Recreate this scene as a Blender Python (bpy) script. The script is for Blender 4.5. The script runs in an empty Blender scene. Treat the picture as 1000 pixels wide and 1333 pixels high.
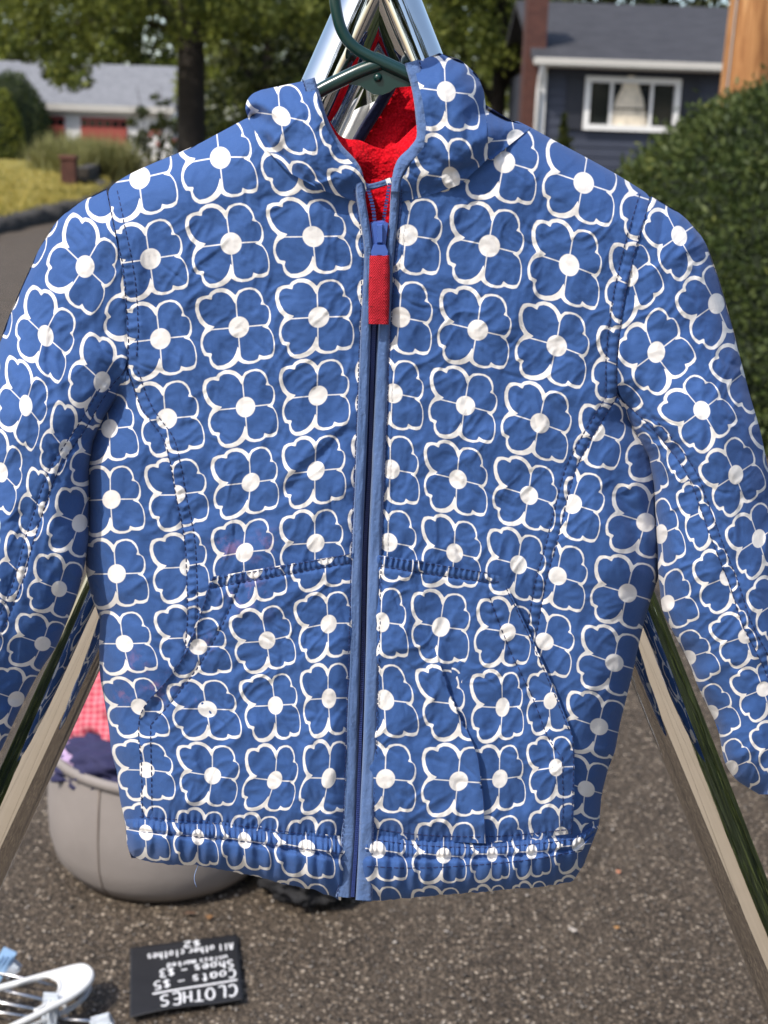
import bpy, bmesh, math, random
import numpy as np
from mathutils import Vector, Matrix, noise as mnoise

random.seed(7); RNG = np.random.default_rng(7)
scene = bpy.context.scene
COL = scene.collection

# ------------------------------------------------------------------ camera
F = 1850.0; CX, CY = 500.0, 666.5; EYE = 1.5
PITCH = math.radians(14.7); ROLL = math.radians(2.0)
_r = np.array([1.0, 0, 0]); _u = np.array([0, math.sin(PITCH), math.cos(PITCH)]); FWD = np.array([0, math.cos(PITCH), -math.sin(PITCH)])
RIGHT = math.cos(ROLL) * _r + math.sin(ROLL) * _u
UP = math.cos(ROLL) * _u - math.sin(ROLL) * _r
cam_data = bpy.data.cameras.new('camera'); cam = bpy.data.objects.new('camera', cam_data); COL.objects.link(cam)
cam.matrix_world = Matrix(((RIGHT[0], UP[0], -FWD[0], 0), (RIGHT[1], UP[1], -FWD[1], 0), (RIGHT[2], UP[2], -FWD[2], EYE), (0, 0, 0, 1)))
cam_data.sensor_fit = 'VERTICAL'; cam_data.sensor_height = 34.6; cam_data.lens = F / 1333 * 34.6
cam_data.clip_start = 0.05; cam_data.clip_end = 900
cam_data.dof.use_dof = True; cam_data.dof.focus_distance = 1.04; cam_data.dof.aperture_fstop = 11.0
scene.camera = cam

# ------------------------------------------------------------------ light
SUN_EL, SUN_AZ = math.radians(49), math.radians(-44)     # azimuth measured from the direction behind the camera, to the left
world = bpy.data.worlds.new('World'); scene.world = world; world.use_nodes = True
wn = world.node_tree.nodes; wl = world.node_tree.links
bg = wn['Background']; sky = wn.new('ShaderNodeTexSky'); sky.sky_type = 'NISHITA'; sky.sun_disc = False
to_sun = np.array([math.sin(SUN_AZ) * math.cos(SUN_EL), -math.cos(SUN_AZ) * math.cos(SUN_EL), math.sin(SUN_EL)])
sky.sun_elevation = SUN_EL; sky.sun_rotation = math.atan2(to_sun[0], to_sun[1])
sky.air_density = 1.0; sky.dust_density = 2.0; sky.ozone_density = 1.0
wl.new(sky.outputs[0], bg.inputs[0]); bg.inputs[1].default_value = 0.15
sd = bpy.data.lights.new('sun', 'SUN'); sun = bpy.data.objects.new('sun', sd); COL.objects.link(sun)
sd.energy = 2.5; sd.angle = math.radians(0.6); sd.color = (1.0, 0.94, 0.85)
sun.rotation_euler = Vector(to_sun).to_track_quat('Z', 'Y').to_euler(); sun.location = (-4, -5, 8)
scene.view_settings.view_transform = 'Standard'; scene.view_settings.look = 'None'
scene.view_settings.exposure = 0.70; scene.view_settings.gamma = 1.0; scene.view_settings.use_curve_mapping = False

# ------------------------------------------------------------------ pixel helpers (1000 x 1333 photo pixels)
def ray(u, v):
    u = np.asarray(u, float)[..., None]; v = np.asarray(v, float)[..., None]
    return FWD + RIGHT * (u - CX) / F - UP * (v - CY) / F
def P(u, v, Y):                                   # point on the plane at distance Y
    d = ray(u, v); t = np.asarray(Y, float)[..., None] / d[..., 1:2]
    return np.array([0, 0, EYE]) + d * t
def G(u, v, z=0.0):                               # point at height z
    d = ray(u, v); t = (z - EYE) / d[..., 2:3]
    return np.array([0, 0, EYE]) + d * t

# ------------------------------------------------------------------ object helpers
def tag(o, label=None, cat=None, group=None, kind=None):
    if label: o['label'] = label
    if cat: o['category'] = cat
    if group: o['group'] = group
    if kind: o['kind'] = kind
    return o
def empty(name, loc, label=None, cat=None, group=None):
    o = bpy.data.objects.new(name, None); COL.objects.link(o); o.location = loc; o.empty_display_size = 0.1
    return tag(o, label, cat, group)
def link(name, me, mat, parent=None, smooth=True):
    o = bpy.data.objects.new(name, me); COL.objects.link(o)
    if mat is not None: me.materials.append(mat)
    if smooth: me.polygons.foreach_set('use_smooth', np.ones(len(me.polygons), bool))
    if parent is not None:
        o.parent = parent; o.matrix_parent_inverse = Matrix.Translation(parent.location).inverted() if parent.parent is None else Matrix.Identity(4)
    return o
def mesh_np(name, verts, faces, mat, parent=None, smooth=True, attrs=None):
    verts = np.asarray(verts, float); faces = np.asarray(faces, int); k = faces.shape[1]
    me = bpy.data.meshes.new(name); me.vertices.add(len(verts)); me.vertices.foreach_set('co', verts.ravel())
    me.loops.add(faces.size); me.loops.foreach_set('vertex_index', faces.ravel().astype(np.int32))
    me.polygons.add(len(faces)); me.polygons.foreach_set('loop_start', np.arange(0, faces.size, k, dtype=np.int32))
    me.polygons.foreach_set('loop_total', np.full(len(faces), k, np.int32))
    if attrs:
        for nm, arr in attrs.items():
            arr = np.asarray(arr, float)
            if arr.ndim == 1:
                a = me.attributes.new(nm, 'FLOAT', 'POINT'); a.data.foreach_set('value', arr)
            else:
                a = me.attributes.new(nm, 'FLOAT_VECTOR', 'POINT'); a.data.foreach_set('vector', np.c_[arr, np.zeros(len(arr))].ravel())
    me.update(calc_edges=True); me.validate()
    return link(name, me, mat, parent, smooth)
def from_bm(name, bm, mat, parent=None, smooth=False):
    me = bpy.data.meshes.new(name); bm.normal_update(); bm.to_mesh(me); bm.free()
    return link(name, me, mat, parent, smooth)
def bm_box(bm, c, s, rot=None):
    M = Matrix.Translation(Vector(c)) @ (rot.to_4x4() if rot else Matrix.Identity(4)) @ Matrix.Diagonal((s[0], s[1], s[2], 1))
    return bmesh.ops.create_cube(bm, size=1, matrix=M)['verts']
def box(name, c, s, mat, parent=None, rot=None, bevel=0.0):
    bm = bmesh.new(); bm_box(bm, c, s, rot)
    if bevel: bmesh.ops.bevel(bm, geom=bm.edges[:], offset=bevel, segments=2, affect='EDGES')
    return from_bm(name, bm, mat, parent)
def frame_of(t):
    t = t / np.linalg.norm(t); a = np.array([0, 1.0, 0]) if abs(t[1]) < .9 else np.array([0, 0, 1.0])
    n = np.cross(t, a); n /= np.linalg.norm(n); return n, np.cross(t, n)
def tube_arrays(pts, rad, seg=14, caps=True, closed=False):
    pts = np.asarray(pts, float); n = len(pts); rad = np.broadcast_to(np.asarray(rad, float), (n,))
    V = []; Fc = []; prev = None
    for i in range(n):
        t = (pts[(i + 1) % n] - pts[i - 1]) if closed else pts[min(i + 1, n - 1)] - pts[max(i - 1, 0)]
        t = t / np.linalg.norm(t)
        if prev is None: a, b = frame_of(t)
        else:
            a = prev - t * prev.dot(t); a /= np.linalg.norm(a); b = np.cross(t, a)
        prev = a
        for k in range(seg):
            w = 2 * math.pi * k / seg; V.append(pts[i] + rad[i] * (a * math.cos(w) + b * math.sin(w)))
    for i in range(n if closed else n - 1):
        j = (i + 1) % n
        for k in range(seg): Fc.append((i * seg + k, i * seg + (k + 1) % seg, j * seg + (k + 1) % seg, j * seg + k))
    V = [tuple(x) for x in V]
    if caps and not closed:
        for i, rev in ((0, True), (n - 1, False)):
            c = len(V); V.append(tuple(pts[i]))
            for k in range(seg):
                q = (i * seg + k, i * seg + (k + 1) % seg); Fc.append((q[1], q[0], c) if rev else (q[0], q[1], c))
    return V, Fc
def tube(name, pts, rad, mat, parent=None, seg=14, closed=False):
    V, Fc = tube_arrays(pts, rad, seg, True, closed)
    me = bpy.data.meshes.new(name); me.from_pydata(V, [], Fc); return link(name, me, mat, parent)
def tubes(name, lst, mat, parent=None, seg=8):
    V = []; Fc = []
    for pts, r in lst:
        v, f = tube_arrays(pts, r, seg); o = len(V); V += v; Fc += [tuple(i + o for i in q) for q in f]
    me = bpy.data.meshes.new(name); me.from_pydata(V, [], Fc); return link(name, me, mat, parent)
def smooth_path(pts, n=40):                       # Catmull-Rom through the points
    p = np.asarray(pts, float); p = np.vstack([2 * p[0] - p[1], p, 2 * p[-1] - p[-2]]); m = len(p) - 3
    out = []
    for s in np.linspace(0, m - 1e-6, n):
        i = int(s); t = s - i; a, b, c, d = p[i:i + 4]
        out.append(.5 * ((2 * b) + (c - a) * t + (2 * a - 5 * b + 4 * c - d) * t * t + (3 * b - a - 3 * c + d) * t ** 3))
    return np.array(out)

# ------------------------------------------------------------------ numpy noise
_perm = RNG.permutation(512); _perm = np.r_[_perm, _perm, _perm]
_g2 = np.stack([np.cos(np.linspace(0, 2 * math.pi, 64, endpoint=False)), np.sin(np.linspace(0, 2 * math.pi, 64, endpoint=False))], 1)
def perlin(x, y, seed=0):
    x = np.asarray(x, float) + seed * 17.31; y = np.asarray(y, float) + seed * 9.17
    xi = np.floor(x).astype(int); yi = np.floor(y).astype(int); xf = x - xi; yf = y - yi
    def g(i, j, dx, dy):
        h = _perm[(_perm[i % 512] + j) % 512] % 64; return _g2[h, 0] * dx + _g2[h, 1] * dy
    u = xf ** 3 * (xf * (xf * 6 - 15) + 10); v = yf ** 3 * (yf * (yf * 6 - 15) + 10)
    a = g(xi, yi, xf, yf); b = g(xi + 1, yi, xf - 1, yf); c = g(xi, yi + 1, xf, yf - 1); d = g(xi + 1, yi + 1, xf - 1, yf - 1)
    return (a + u * (b - a)) + v * ((c + u * (d - c)) - (a + u * (b - a)))
def seg_dist(u, v, poly):
    u = np.asarray(u, float); best = np.full(u.shape, 1e9)
    for (x0, y0), (x1, y1) in zip(poly[:-1], poly[1:]):
        dx, dy = x1 - x0, y1 - y0; L = dx * dx + dy * dy + 1e-9
        t = np.clip(((u - x0) * dx + (v - y0) * dy) / L, 0, 1)
        best = np.minimum(best, np.hypot(u - x0 - t * dx, v - y0 - t * dy))
    return best
def seg_along(u, v, poly):                        # distance, arc length and signed side
    u = np.asarray(u, float); best = np.full(u.shape, 1e9); arc = np.zeros(u.shape); s0 = 0.0
    for (x0, y0), (x1, y1) in zip(poly[:-1], poly[1:]):
        dx, dy = x1 - x0, y1 - y0; L = math.hypot(dx, dy) + 1e-9
        t = np.clip(((u - x0) * dx + (v - y0) * dy) / L ** 2, 0, 1); d = np.hypot(u - x0 - t * dx, v - y0 - t * dy)
        m = d < best; best = np.where(m, d, best); arc = np.where(m, s0 + t * L, arc); s0 += L
    return best, arc

# ------------------------------------------------------------------ materials
class NT:
    def __init__(s, name):
        s.m = bpy.data.materials.new(name); s.m.use_nodes = True; s.t = s.m.node_tree; s.n = s.t.nodes; s.l = s.t.links; s.b = s.n['Principled BSDF']
    def new(s, typ, **kw):
        nd = s.n.new(typ)
        for k, v in kw.items(): setattr(nd, k, v)
        return nd
    def put(s, sock, val):
        if hasattr(val, 'is_linked') or hasattr(val, 'links'): s.l.new(val, sock)
        else: sock.default_value = val
    def math(s, op, a, b=None, c=None, clamp=False):
        nd = s.new('ShaderNodeMath', operation=op, use_clamp=clamp); s.put(nd.inputs[0], a)
        if b is not None: s.put(nd.inputs[1], b)
        if c is not None: s.put(nd.inputs[2], c)
        return nd.outputs[0]
    def mix(s, f, a, b):
        nd = s.new('ShaderNodeMix', data_type='RGBA'); s.put(nd.inputs[0], f); s.put(nd.inputs[6], a if hasattr(a, 'links') else (*a, 1)); s.put(nd.inputs[7], b if hasattr(b, 'links') else (*b, 1)); return nd.outputs[2]
    def noise(s, scale, detail=4, rough=.55, vec=None, dist=0.0):
        nd = s.new('ShaderNodeTexNoise'); nd.inputs['Scale'].default_value = scale; nd.inputs['Detail'].default_value = detail; nd.inputs['Roughness'].default_value = rough; nd.inputs['Distortion'].default_value = dist
        if vec is not None: s.l.new(vec, nd.inputs['Vector'])
        return nd.outputs['Fac']
    def obj(s, scale=None, kind='Object'):
        c = s.new('ShaderNodeTexCoord').outputs[kind]
        if scale is None: return c
        mp = s.new('ShaderNodeMapping'); s.l.new(c, mp.inputs[0]); mp.inputs['Scale'].default_value = scale; return mp.outputs[0]
    def ramp(s, f, stops):
        nd = s.new('ShaderNodeValToRGB'); s.l.new(f, nd.inputs[0]); e = nd.color_ramp.elements
        while len(e) < len(stops): e.new(.5)
        for i, (p, c) in enumerate(stops): e[i].position = p; e[i].color = (*c, 1) if len(c) == 3 else c
        return nd.outputs[0]
    def range(s, v, a, b, c, d):
        nd = s.new('ShaderNodeMapRange'); s.put(nd.inputs[0], v)
        for i, x in enumerate((a, b, c, d)): nd.inputs[i + 1].default_value = x
        return nd.outputs[0]
    def bump(s, h, strength=.3, dist=.01, normal=None):
        nd = s.new('ShaderNodeBump'); nd.inputs['Strength'].default_value = strength; nd.inputs['Distance'].default_value = dist; s.l.new(h, nd.inputs['Height'])
        if normal is not None: s.l.new(normal, nd.inputs['Normal'])
        return nd.outputs[0]
    def out(s, col=None, rough=None, metal=None, normal=None, **kw):
        if col is not None: s.put(s.b.inputs['Base Color'], col if hasattr(col, 'links') else (*col, 1))
        if rough is not None: s.put(s.b.inputs['Roughness'], rough)
        if metal is not None: s.b.inputs['Metallic'].default_value = metal
        if normal is not None: s.l.new(normal, s.b.inputs['Normal'])
        for k, v in kw.items(): s.put(s.b.inputs[k.replace('_', ' ')], v)
        return s.m
def plain(name, col, rough=.6, var=.15, scale=8, bump=0, bscale=60, bdist=.004, metal=0.0, **kw):
    t = NT(name); v = t.obj(); n = t.noise(scale, 5, .6, v)
    c = t.mix(t.range(n, .3, .7, 0, 1), tuple(x * (1 - var) for x in col), tuple(min(1, x * (1 + var)) for x in col))
    nm = t.bump(t.noise(bscale, 4, .6, v), bump, bdist) if bump else None
    return t.out(c, rough, metal, nm, **kw)

# the printed flower, traced from one bloom of the cloth (units: 764 = one repeat)
FL_OUT = [(485,245),(520,205),(580,190),(640,190),(690,210),(725,245),(745,290),(754,352),(768,368),(795,388),(812,430),(817,480),(812,530),(797,563),(780,582),(810,625),(832,680),(842,760),(835,830),(815,880),(775,898),(720,895),(690,889),(664,906),(620,918),(560,918),(510,905),(485,890),(462,870),(430,900),(380,925),(310,937),(250,930),(205,900),(180,860),(174,796),(162,784),(132,782),(112,740),(100,680),(105,620),(125,565),(163,512),(115,460),(92,400),(80,330),(88,270),(110,225),(160,208),(226,208),(250,180),(310,157),(370,160),(420,180),(460,215)]
FL_IN = [(490,330),(500,280),(525,240),(570,218),(620,213),(670,228),(705,265),(728,310),(734,340),(716,366),(768,380),(790,410),(797,450),(792,500),(775,540),(750,562),(715,571),
         (735,584),(785,610),(815,670),(823,740),(822,800),(805,845),(760,858),(706,858),(676,828),(660,876),(620,888),(560,885),(510,860),(490,820),(484,760),
         (468,725),(450,780),(420,830),(370,870),(310,888),(250,885),(215,850),(198,800),(216,760),(158,748),(135,700),(128,650),(145,600),(175,565),(225,545),
         (262,510),(205,490),(165,450),(135,390),(122,330),(130,280),(160,250),(200,240),(256,262),(264,220),(310,200),(360,203),(410,225),(445,265),(470,320)]
def polar(poly, n):
    p = (np.array(poly, float) - (495, 550)) / 764; p = np.vstack([p, p[:1]])
    q = np.vstack([a + (b - a) * np.linspace(0, 1, 12, endpoint=False)[:, None] for a, b in zip(p[:-1], p[1:])])
    th = np.arctan2(q[:, 1], q[:, 0]); r = np.hypot(q[:, 0], q[:, 1]); o = np.argsort(th); th = th[o]; r = r[o]
    g = np.linspace(-math.pi, math.pi, n); return g, np.interp(g, np.r_[th - 2 * math.pi, th, th + 2 * math.pi], np.r_[r, r, r])
def flower_fabric(name):
    t = NT(name)
    at = t.new('ShaderNodeAttribute', attribute_name='lattice'); sep = t.new('ShaderNodeSeparateXYZ'); t.l.new(at.outputs['Vector'], sep.inputs[0])
    p = t.math('SUBTRACT', t.math('FRACT', t.math('ADD', sep.outputs[0], .543)), .543)
    q = t.math('SUBTRACT', t.math('FRACT', t.math('ADD', sep.outputs[1], .505)), .505)
    p = t.math('MULTIPLY', p, 1.03); q = t.math('MULTIPLY', q, 1.03)
    r = t.math('SQRT', t.math('ADD', t.math('MULTIPLY', p, p), t.math('MULTIPLY', q, q)))
    th = t.math('ADD', t.math('DIVIDE', t.math('ARCTAN2', q, p), 2 * math.pi), .5)
    def curve(poly):
        nd = t.new('ShaderNodeFloatCurve'); g, rr = polar(poly, 181); c = nd.mapping.curves[0]
        pts = [((a + math.pi) / (2 * math.pi), b) for a, b in zip(g, rr)]
        c.points[0].location = pts[0]; c.points[1].location = pts[-1]
        for x in pts[1:-1]: c.points.new(*x)
        for x in c.points: x.handle_type = 'VECTOR'
        nd.mapping.update(); t.l.new(th, nd.inputs['Value']); return nd.outputs[0]
    e = .006
    def step(d): return t.range(d, -e, e, 0, 1)               # 1 when d > 0
    outer = step(t.math('SUBTRACT', curve(FL_OUT), r))
    inner = step(t.math('SUBTRACT', t.math('MULTIPLY', curve(FL_IN), 1.018), r))
    disc = step(t.math('SUBTRACT', r, .133))
    lines = t.math('MULTIPLY', step(t.math('SUBTRACT', t.math('ABSOLUTE', t.math('ADD', p, .012)), .0072)), step(t.math('SUBTRACT', t.math('ABSOLUTE', t.math('ADD', q, t.math('MULTIPLY', p, -.05))), .0072)))
    blue_in = t.math('MULTIPLY', inner, t.math('MULTIPLY', disc, lines))
    white = t.math('MULTIPLY', outer, t.math('SUBTRACT', 1.0, blue_in))
    v = t.obj()
    big = t.noise(14, 5, .6, v); fine = t.noise(900, 2, .5, v)
    thr1 = t.noise(1, 2, .5, t.obj((260, 260, 2600))); thr2 = t.noise(1, 2, .5, t.obj((2600, 260, 260)))
    weave = t.math('ADD', thr1, thr2)
    slub = t.range(weave, .7, 1.3, -.5, .5)
    blue = t.mix(t.range(big, .3, .7, 0, 1), (.028, .079, .242), (.037, .095, .275))
    blue = t.mix(t.math('MULTIPLY', t.math('ABSOLUTE', slub), .35, clamp=True), blue, (.075, .15, .33))
    wht = t.mix(t.range(big, .3, .7, 0, 1), (.74, .71, .68), (.80, .78, .755))
    wht = t.mix(t.math('MULTIPLY', t.math('ABSOLUTE', slub), .3, clamp=True), wht, (.58, .53, .48))
    col = t.mix(white, blue, wht)
    st = t.new('ShaderNodeAttribute', attribute_name='stain'); sn = t.noise(90, 4, .7, v)
    sf = t.math('MULTIPLY', t.math('MULTIPLY', st.outputs['Fac'], t.range(sn, .50, .66, 0, 1)), .20, clamp=True)
    col = t.mix(sf, col, (.62, .2, .2))
    n1 = t.bump(t.noise(230, 5, .7, v), .30, .0012)
    n2 = t.bump(weave, .22, .00035, n1)
    return t.out(col, .82, 0.0, n2, Specular_IOR_Level=.25, Sheen_Weight=.08, Sheen_Roughness=.5)
M_FAB = flower_fabric('flower_print_cotton')
def fuzzy(name, col, col2, bs=.5, sc=420):
    t = NT(name); v = t.obj(); n = t.noise(sc, 3, .7, v); b = t.noise(40, 4, .6, v)
    sp = t.range(t.noise(700, 2, .6, v), .62, .72, 0, 1)
    c = t.mix(t.range(b, .3, .7, 0, 1), col, col2); c = t.mix(t.math('MULTIPLY', sp, .3), c, tuple(min(1, x * 1.8 + .04) for x in col2))
    return t.out(c, .95, 0, t.bump(n, bs, .0012), Specular_IOR_Level=.15, Sheen_Weight=.25)
M_TRIM = fuzzy('periwinkle_jersey_binding', (.072, .132, .285), (.102, .168, .34))
def fleece_mat():
    t = NT('red_fleece'); v = t.obj(); vo = t.new('ShaderNodeTexVoronoi'); vo.inputs['Scale'].default_value = 520; t.l.new(v, vo.inputs['Vector'])
    h = t.math('ADD', t.math('MULTIPLY', vo.outputs['Distance'], -1.0), t.noise(330, 4, .7, v)); c = t.mix(t.range(vo.outputs['Distance'], .1, .7, 0, 1), (.74, .010, .022), (.52, .004, .012))
    return t.out(c, .95, 0, t.bump(h, .55, .0012), Specular_IOR_Level=.05, Sheen_Weight=.05)
M_FLEECE = fleece_mat()
M_NAVY = fuzzy('navy_binding', (.012, .014, .045), (.02, .022, .06))
M_THREAD = plain('dark_blue_thread', (.012, .025, .10), .8)
M_TAPE = plain('blue_zip_tape', (.010, .022, .10), .85, .3, 60, .5, 900, .001)
M_TEETH = plain('blue_plastic_teeth', (.026, .050, .20), .45)
M_SLIDER = plain('blue_enamel_slider', (.055, .12, .40), .35, .1, 30)
M_WHITE_TAPE = plain('white_woven_tape', (.7, .7, .72), .9)
def herringbone():
    t = NT('red_herringbone_tape'); a = t.new('ShaderNodeAttribute', attribute_name='lattice'); sp = t.new('ShaderNodeSeparateXYZ'); t.l.new(a.outputs['Vector'], sp.inputs[0])
    zig = t.math('PINGPONG', t.math('MULTIPLY', sp.outputs[0], 2.0), .5)
    w = t.math('SINE', t.math('MULTIPLY', t.math('ADD', sp.outputs[1], t.math('MULTIPLY', zig, .22)), 2 * math.pi * 24))
    c = t.mix(t.range(w, -1, 1, 0, 1), (.22, .002, .008), (.66, .035, .055))
    return t.out(c, .9, 0, t.bump(w, .5, .0008), Specular_IOR_Level=.2)
M_PULL = herringbone()

# ------------------------------------------------------------------ thin-plate mapping photo pixel -> print repeat
def tps(pts):
    ks = list(pts.keys()); S = np.array([pts[k] for k in ks], float); T = np.array(ks, float); n = len(S)
    c = S.mean(0); s = 100.0; A = (S - c) / s
    def K(d2): return np.where(d2 > 1e-12, d2 * np.log(np.maximum(d2, 1e-12)), 0)
    M = np.zeros((n + 3, n + 3)); M[:n, :n] = K(((A[:, None] - A[None]) ** 2).sum(-1)) + np.eye(n) * .012
    M[:n, n] = 1; M[:n, n + 1:] = A; M[n, :n] = 1; M[n + 1:, :n] = A.T
    W = np.linalg.solve(M, np.vstack([T, np.zeros((3, 2))]))
    def f(u, v):
        B = (np.stack([u.ravel(), v.ravel()], 1) - c) / s; out = np.empty((len(B), 2))
        for a in range(0, len(B), 40000):
            b = B[a:a + 40000]; k = K(((b[:, None] - A[None]) ** 2).sum(-1)); out[a:a + 40000] = k @ W[:n] + W[n] + b @ W[n + 1:]
        return out
    return f
def grid_pts(rows):                               # rows: {j: {i: (x, y)}}
    return {(i, j): p for j, r in rows.items() for i, p in r.items()}

# ------------------------------------------------------------------ jacket surface
SHOULDER_L = [(345,140),(330,149),(300,165),(250,192),(200,212),(165,228),(140,245)]
SLEEVE_L_OUT = [(140,245),(105,262),(75,285),(50,325),(30,370),(12,410),(0,445),(-15,500),(-30,560),(-45,640),(-60,740),(-75,840),(-85,930),(-90,1035)]
ARM_L = [(138,246),(150,305),(160,355),(165,420),(166,480)]
INNER_L = [(166,480),(158,510),(135,545),(122,575),(116,610),(116,700),(110,740),(100,778),(75,840),(50,876),(25,925),(0,980),(-25,1015),(-45,1035)]
SEAM_L = [(166,479),(140,510),(110,560),(80,605),(65,640),(45,700),(28,760),(0,830),(-40,930),(-66,1035)]
SIDE_L = [(160,492),(140,520),(122,552),(112,585),(111,640),(111,700),(112,745),(122,787),(131,800),(129,835),(130,880),(141,940),(145,980),(152,1003),(156,1040),(164,1075),(166,1110),(172,1118)]
SHOULDER_R = [(640,140),(675,158),(692,166),(720,182),(760,203),(800,225),(848,255)]
SLEEVE_R_OUT = [(848,255),(890,280),(918,312),(935,360),(955,430),(975,510),(990,560),(1002,620),(1020,720),(1035,820),(1045,920),(1052,1035)]
ARM_R = [(848,256),(830,317),(816,375),(809,420),(804,470),(804,516)]
INNER_R = [(804,516),(812,535),(825,560),(845,597),(852,640),(855,700),(857,750),(862,796),(879,828),(897,861),(908,893),(935,947),(943,994),(957,1015),(988,1034)]
SEAM_R = [(804,517),(840,548),(870,582),(895,618),(913,665),(930,712),(950,762),(966,812),(985,850),(1003,890),(1020,950),(1032,1034)]
SIDE_R = [(808,522),(830,545),(850,582),(858,625),(861,700),(858,750),(850,772),(836,820),(825,870),(816,907),(807,942),(800,982),(794,992),(783,1034),(780,1074),(766,1110),(759,1127),(746,1147)]
PRIN_L = [(166,484),(185,532),(212,570),(222,605),(230,650),(240,700),(243,745),(244,800),(241,850)]
PRIN_R = [(803,517),(786,545),(765,580),(748,615),(735,665),(724,710),(711,755),(703,800),(697,833)]
POCK_L = [(275,751),(264,785),(254,815),(240,850),(215,886),(181,930),(182,1000),(184,1066)]
POCK_R = [(652,750),(661,764),(678,800),(695,836),(712,875),(728,912),(741,945),(748,965),(748,1030),(746,1085)]
ZIP_L = [(360,146),(420,180),(460,225),(474,262),(482,330),(482,430),(474,600),(465,800),(456,1000),(449,1095),(444,1172)]
ZIP_R = [(640,140),(560,180),(530,212),(516,238),(508,290),(500,400),(492,600),(484,800),(477,1000),(474,1090),(472,1174)]
HEM_L = [(182,1066),(250,1072),(320,1079),(390,1088),(450,1095)]
HEM_R = [(474,1086),(540,1095),(600,1098),(660,1097),(748,1088),(781,1072)]
YE, TB, RB = 1.048, .046, 74.0
def prof(x): x = np.clip(x, 0, 1); return np.sqrt(np.maximum(0, 1 - (1 - x) ** 2))
def creases(u, v, lst):
    d = np.zeros(np.shape(u))
    for poly, w, a in lst:
        k, arc = seg_along(u, v, poly); L = sum(math.hypot(q[0] - p[0], q[1] - p[1]) for p, q in zip(poly[:-1], poly[1:]))
        d += a * np.exp(-(k / w) ** 2) * np.sin(np.clip(arc / L, .02, .98) * math.pi) ** .6
    return d
WR = [  # soft folds traced on the cloth: polyline, half width (px), height (m, + is towards the viewer)
 ([(350,640),(400,590),(470,530)],7,.0022), ([(358,655),(410,603),(470,548)],7,-.0020), ([(300,655),(345,600)],8,.0012),
 ([(230,690),(262,662),(300,650)],7,-.0014), ([(390,690),(440,640),(468,610)],8,.0012), ([(420,335),(455,345),(480,340)],7,-.0014),
 ([(380,270),(430,262),(470,285)],8,-.0018), ([(250,640),(275,700),(300,730)],7,.0014),
 ([(545,470),(600,462),(650,480)],8,.001), ([(585,690),(596,712),(606,740)],4,-.002), ([(592,690),(603,712),(614,738)],5,.0016),
 ([(535,640),(522,690),(512,740)],7,.0012), ([(640,605),(620,660),(612,700)],8,-.0011), ([(690,500),(730,520),(770,510)],8,.0012),
 ([(815,600),(838,660),(848,720)],9,.004), ([(800,620),(822,680),(838,745)],9,-.0035), ([(775,600),(790,680),(800,740)],10,.0018),
 ([(780,760),(815,770),(845,768)],8,-.0014), ([(760,905),(780,880),(815,868)],8,.0016), ([(770,640),(782,700)],8,.0012),
 ([(150,570),(128,620),(124,700)],9,.002), ([(170,570),(165,640),(172,720)],9,-.0018), ([(120,780),(160,800),(205,820)],7,-.0014), ([(140,880),(190,862),(225,872)],7,.0014),
 ([(610,180),(650,200),(690,195)],7,-.0016), ([(700,300),(690,380),(700,440)],10,.0010), ([(240,250),(235,330),(245,420)],12,.0010), ([(330,380),(345,470),(330,560)],13,.0012),
 ([(660,390),(640,470),(650,560)],13,.001), ([(555,330),(550,420),(545,520)],12,-.0012), ([(176,300),(180,380),(184,460)],7,.0014), ([(190,470),(200,520),(230,560)],7,-.0016)]
def puckers(u, v, poly, wid, amp, lam, off=0):
    d, a = seg_along(u, v, poly); return amp * np.exp(-(d / wid) ** 2) * np.sin(2 * math.pi * (a + 3 * perlin(a / 17, d * 0 + off, 5)) / lam)
def seam_dip(u, v, polys, w=3.2, a=.0022):
    z = np.zeros(np.shape(u))
    for p in polys: z -= a * np.exp(-(seg_dist(u, v, p) / w) ** 2)
    return z
def shift(poly, dx, dy): return [(x + dx, y + dy) for x, y in poly]
def wrink(u, v, seed, k=1.0):
    wx = u + 22 * perlin(u / 70, v / 70, seed + 3); wy = v + 22 * perlin(u / 70, v / 70, seed + 4)
    a = perlin(wx / 75, wy / 110, seed); b = 1 - np.abs(perlin((wx + .6 * wy) / 60, (wy - .6 * wx) / 110, seed + 1)) * 2.4
    c = 1 - np.abs(perlin((wx - .5 * wy) / 34, (wy + .5 * wx) / 60, seed + 2)) * 2.4
    d = np.maximum(0, 1 - np.abs(perlin((wx + .9 * wy) / 30, (wy - .9 * wx) / 85, seed + 8)) * 5.5) * np.clip(perlin(u / 60, v / 60, seed + 9) * 3 + .35, 0, 1)
    e = np.maximum(0, 1 - np.abs(perlin((wx - .8 * wy) / 26, (wy + .8 * wx) / 70, seed + 12)) * 5.5) * np.clip(perlin(u / 55, v / 55, seed + 13) * 3 + .3, 0, 1)
    return k * (.0046 * a + .0015 * b + .0007 * c + .0010 * d - .0009 * e + .0008 * perlin(wx / 15, wy / 19, seed + 6) + .00042 * perlin(wx / 7, wy / 8, seed + 7) + .00016 * perlin(u / 3.6, v / 3.9, seed + 10))
def body_base(u, v):
    e = np.minimum(seg_dist(u, v, SHOULDER_L[1:] + SLEEVE_L_OUT[:5]), seg_dist(u, v, SHOULDER_R + SLEEVE_R_OUT[:5]))
    e = np.minimum(e, np.minimum(seg_dist(u, v, SIDE_L[1:]), seg_dist(u, v, SIDE_R[1:])))
    y = YE - TB * prof(e / RB)
    y -= .012 * np.exp(-((u - 480) / 230.0) ** 2)                      # chest
    y += .010 * np.exp(-(np.minimum(np.abs(u - (520 - .06 * v)), 80) / 16.0) ** 2) * (v > 250)   # falls in towards the zip
    return y
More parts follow.
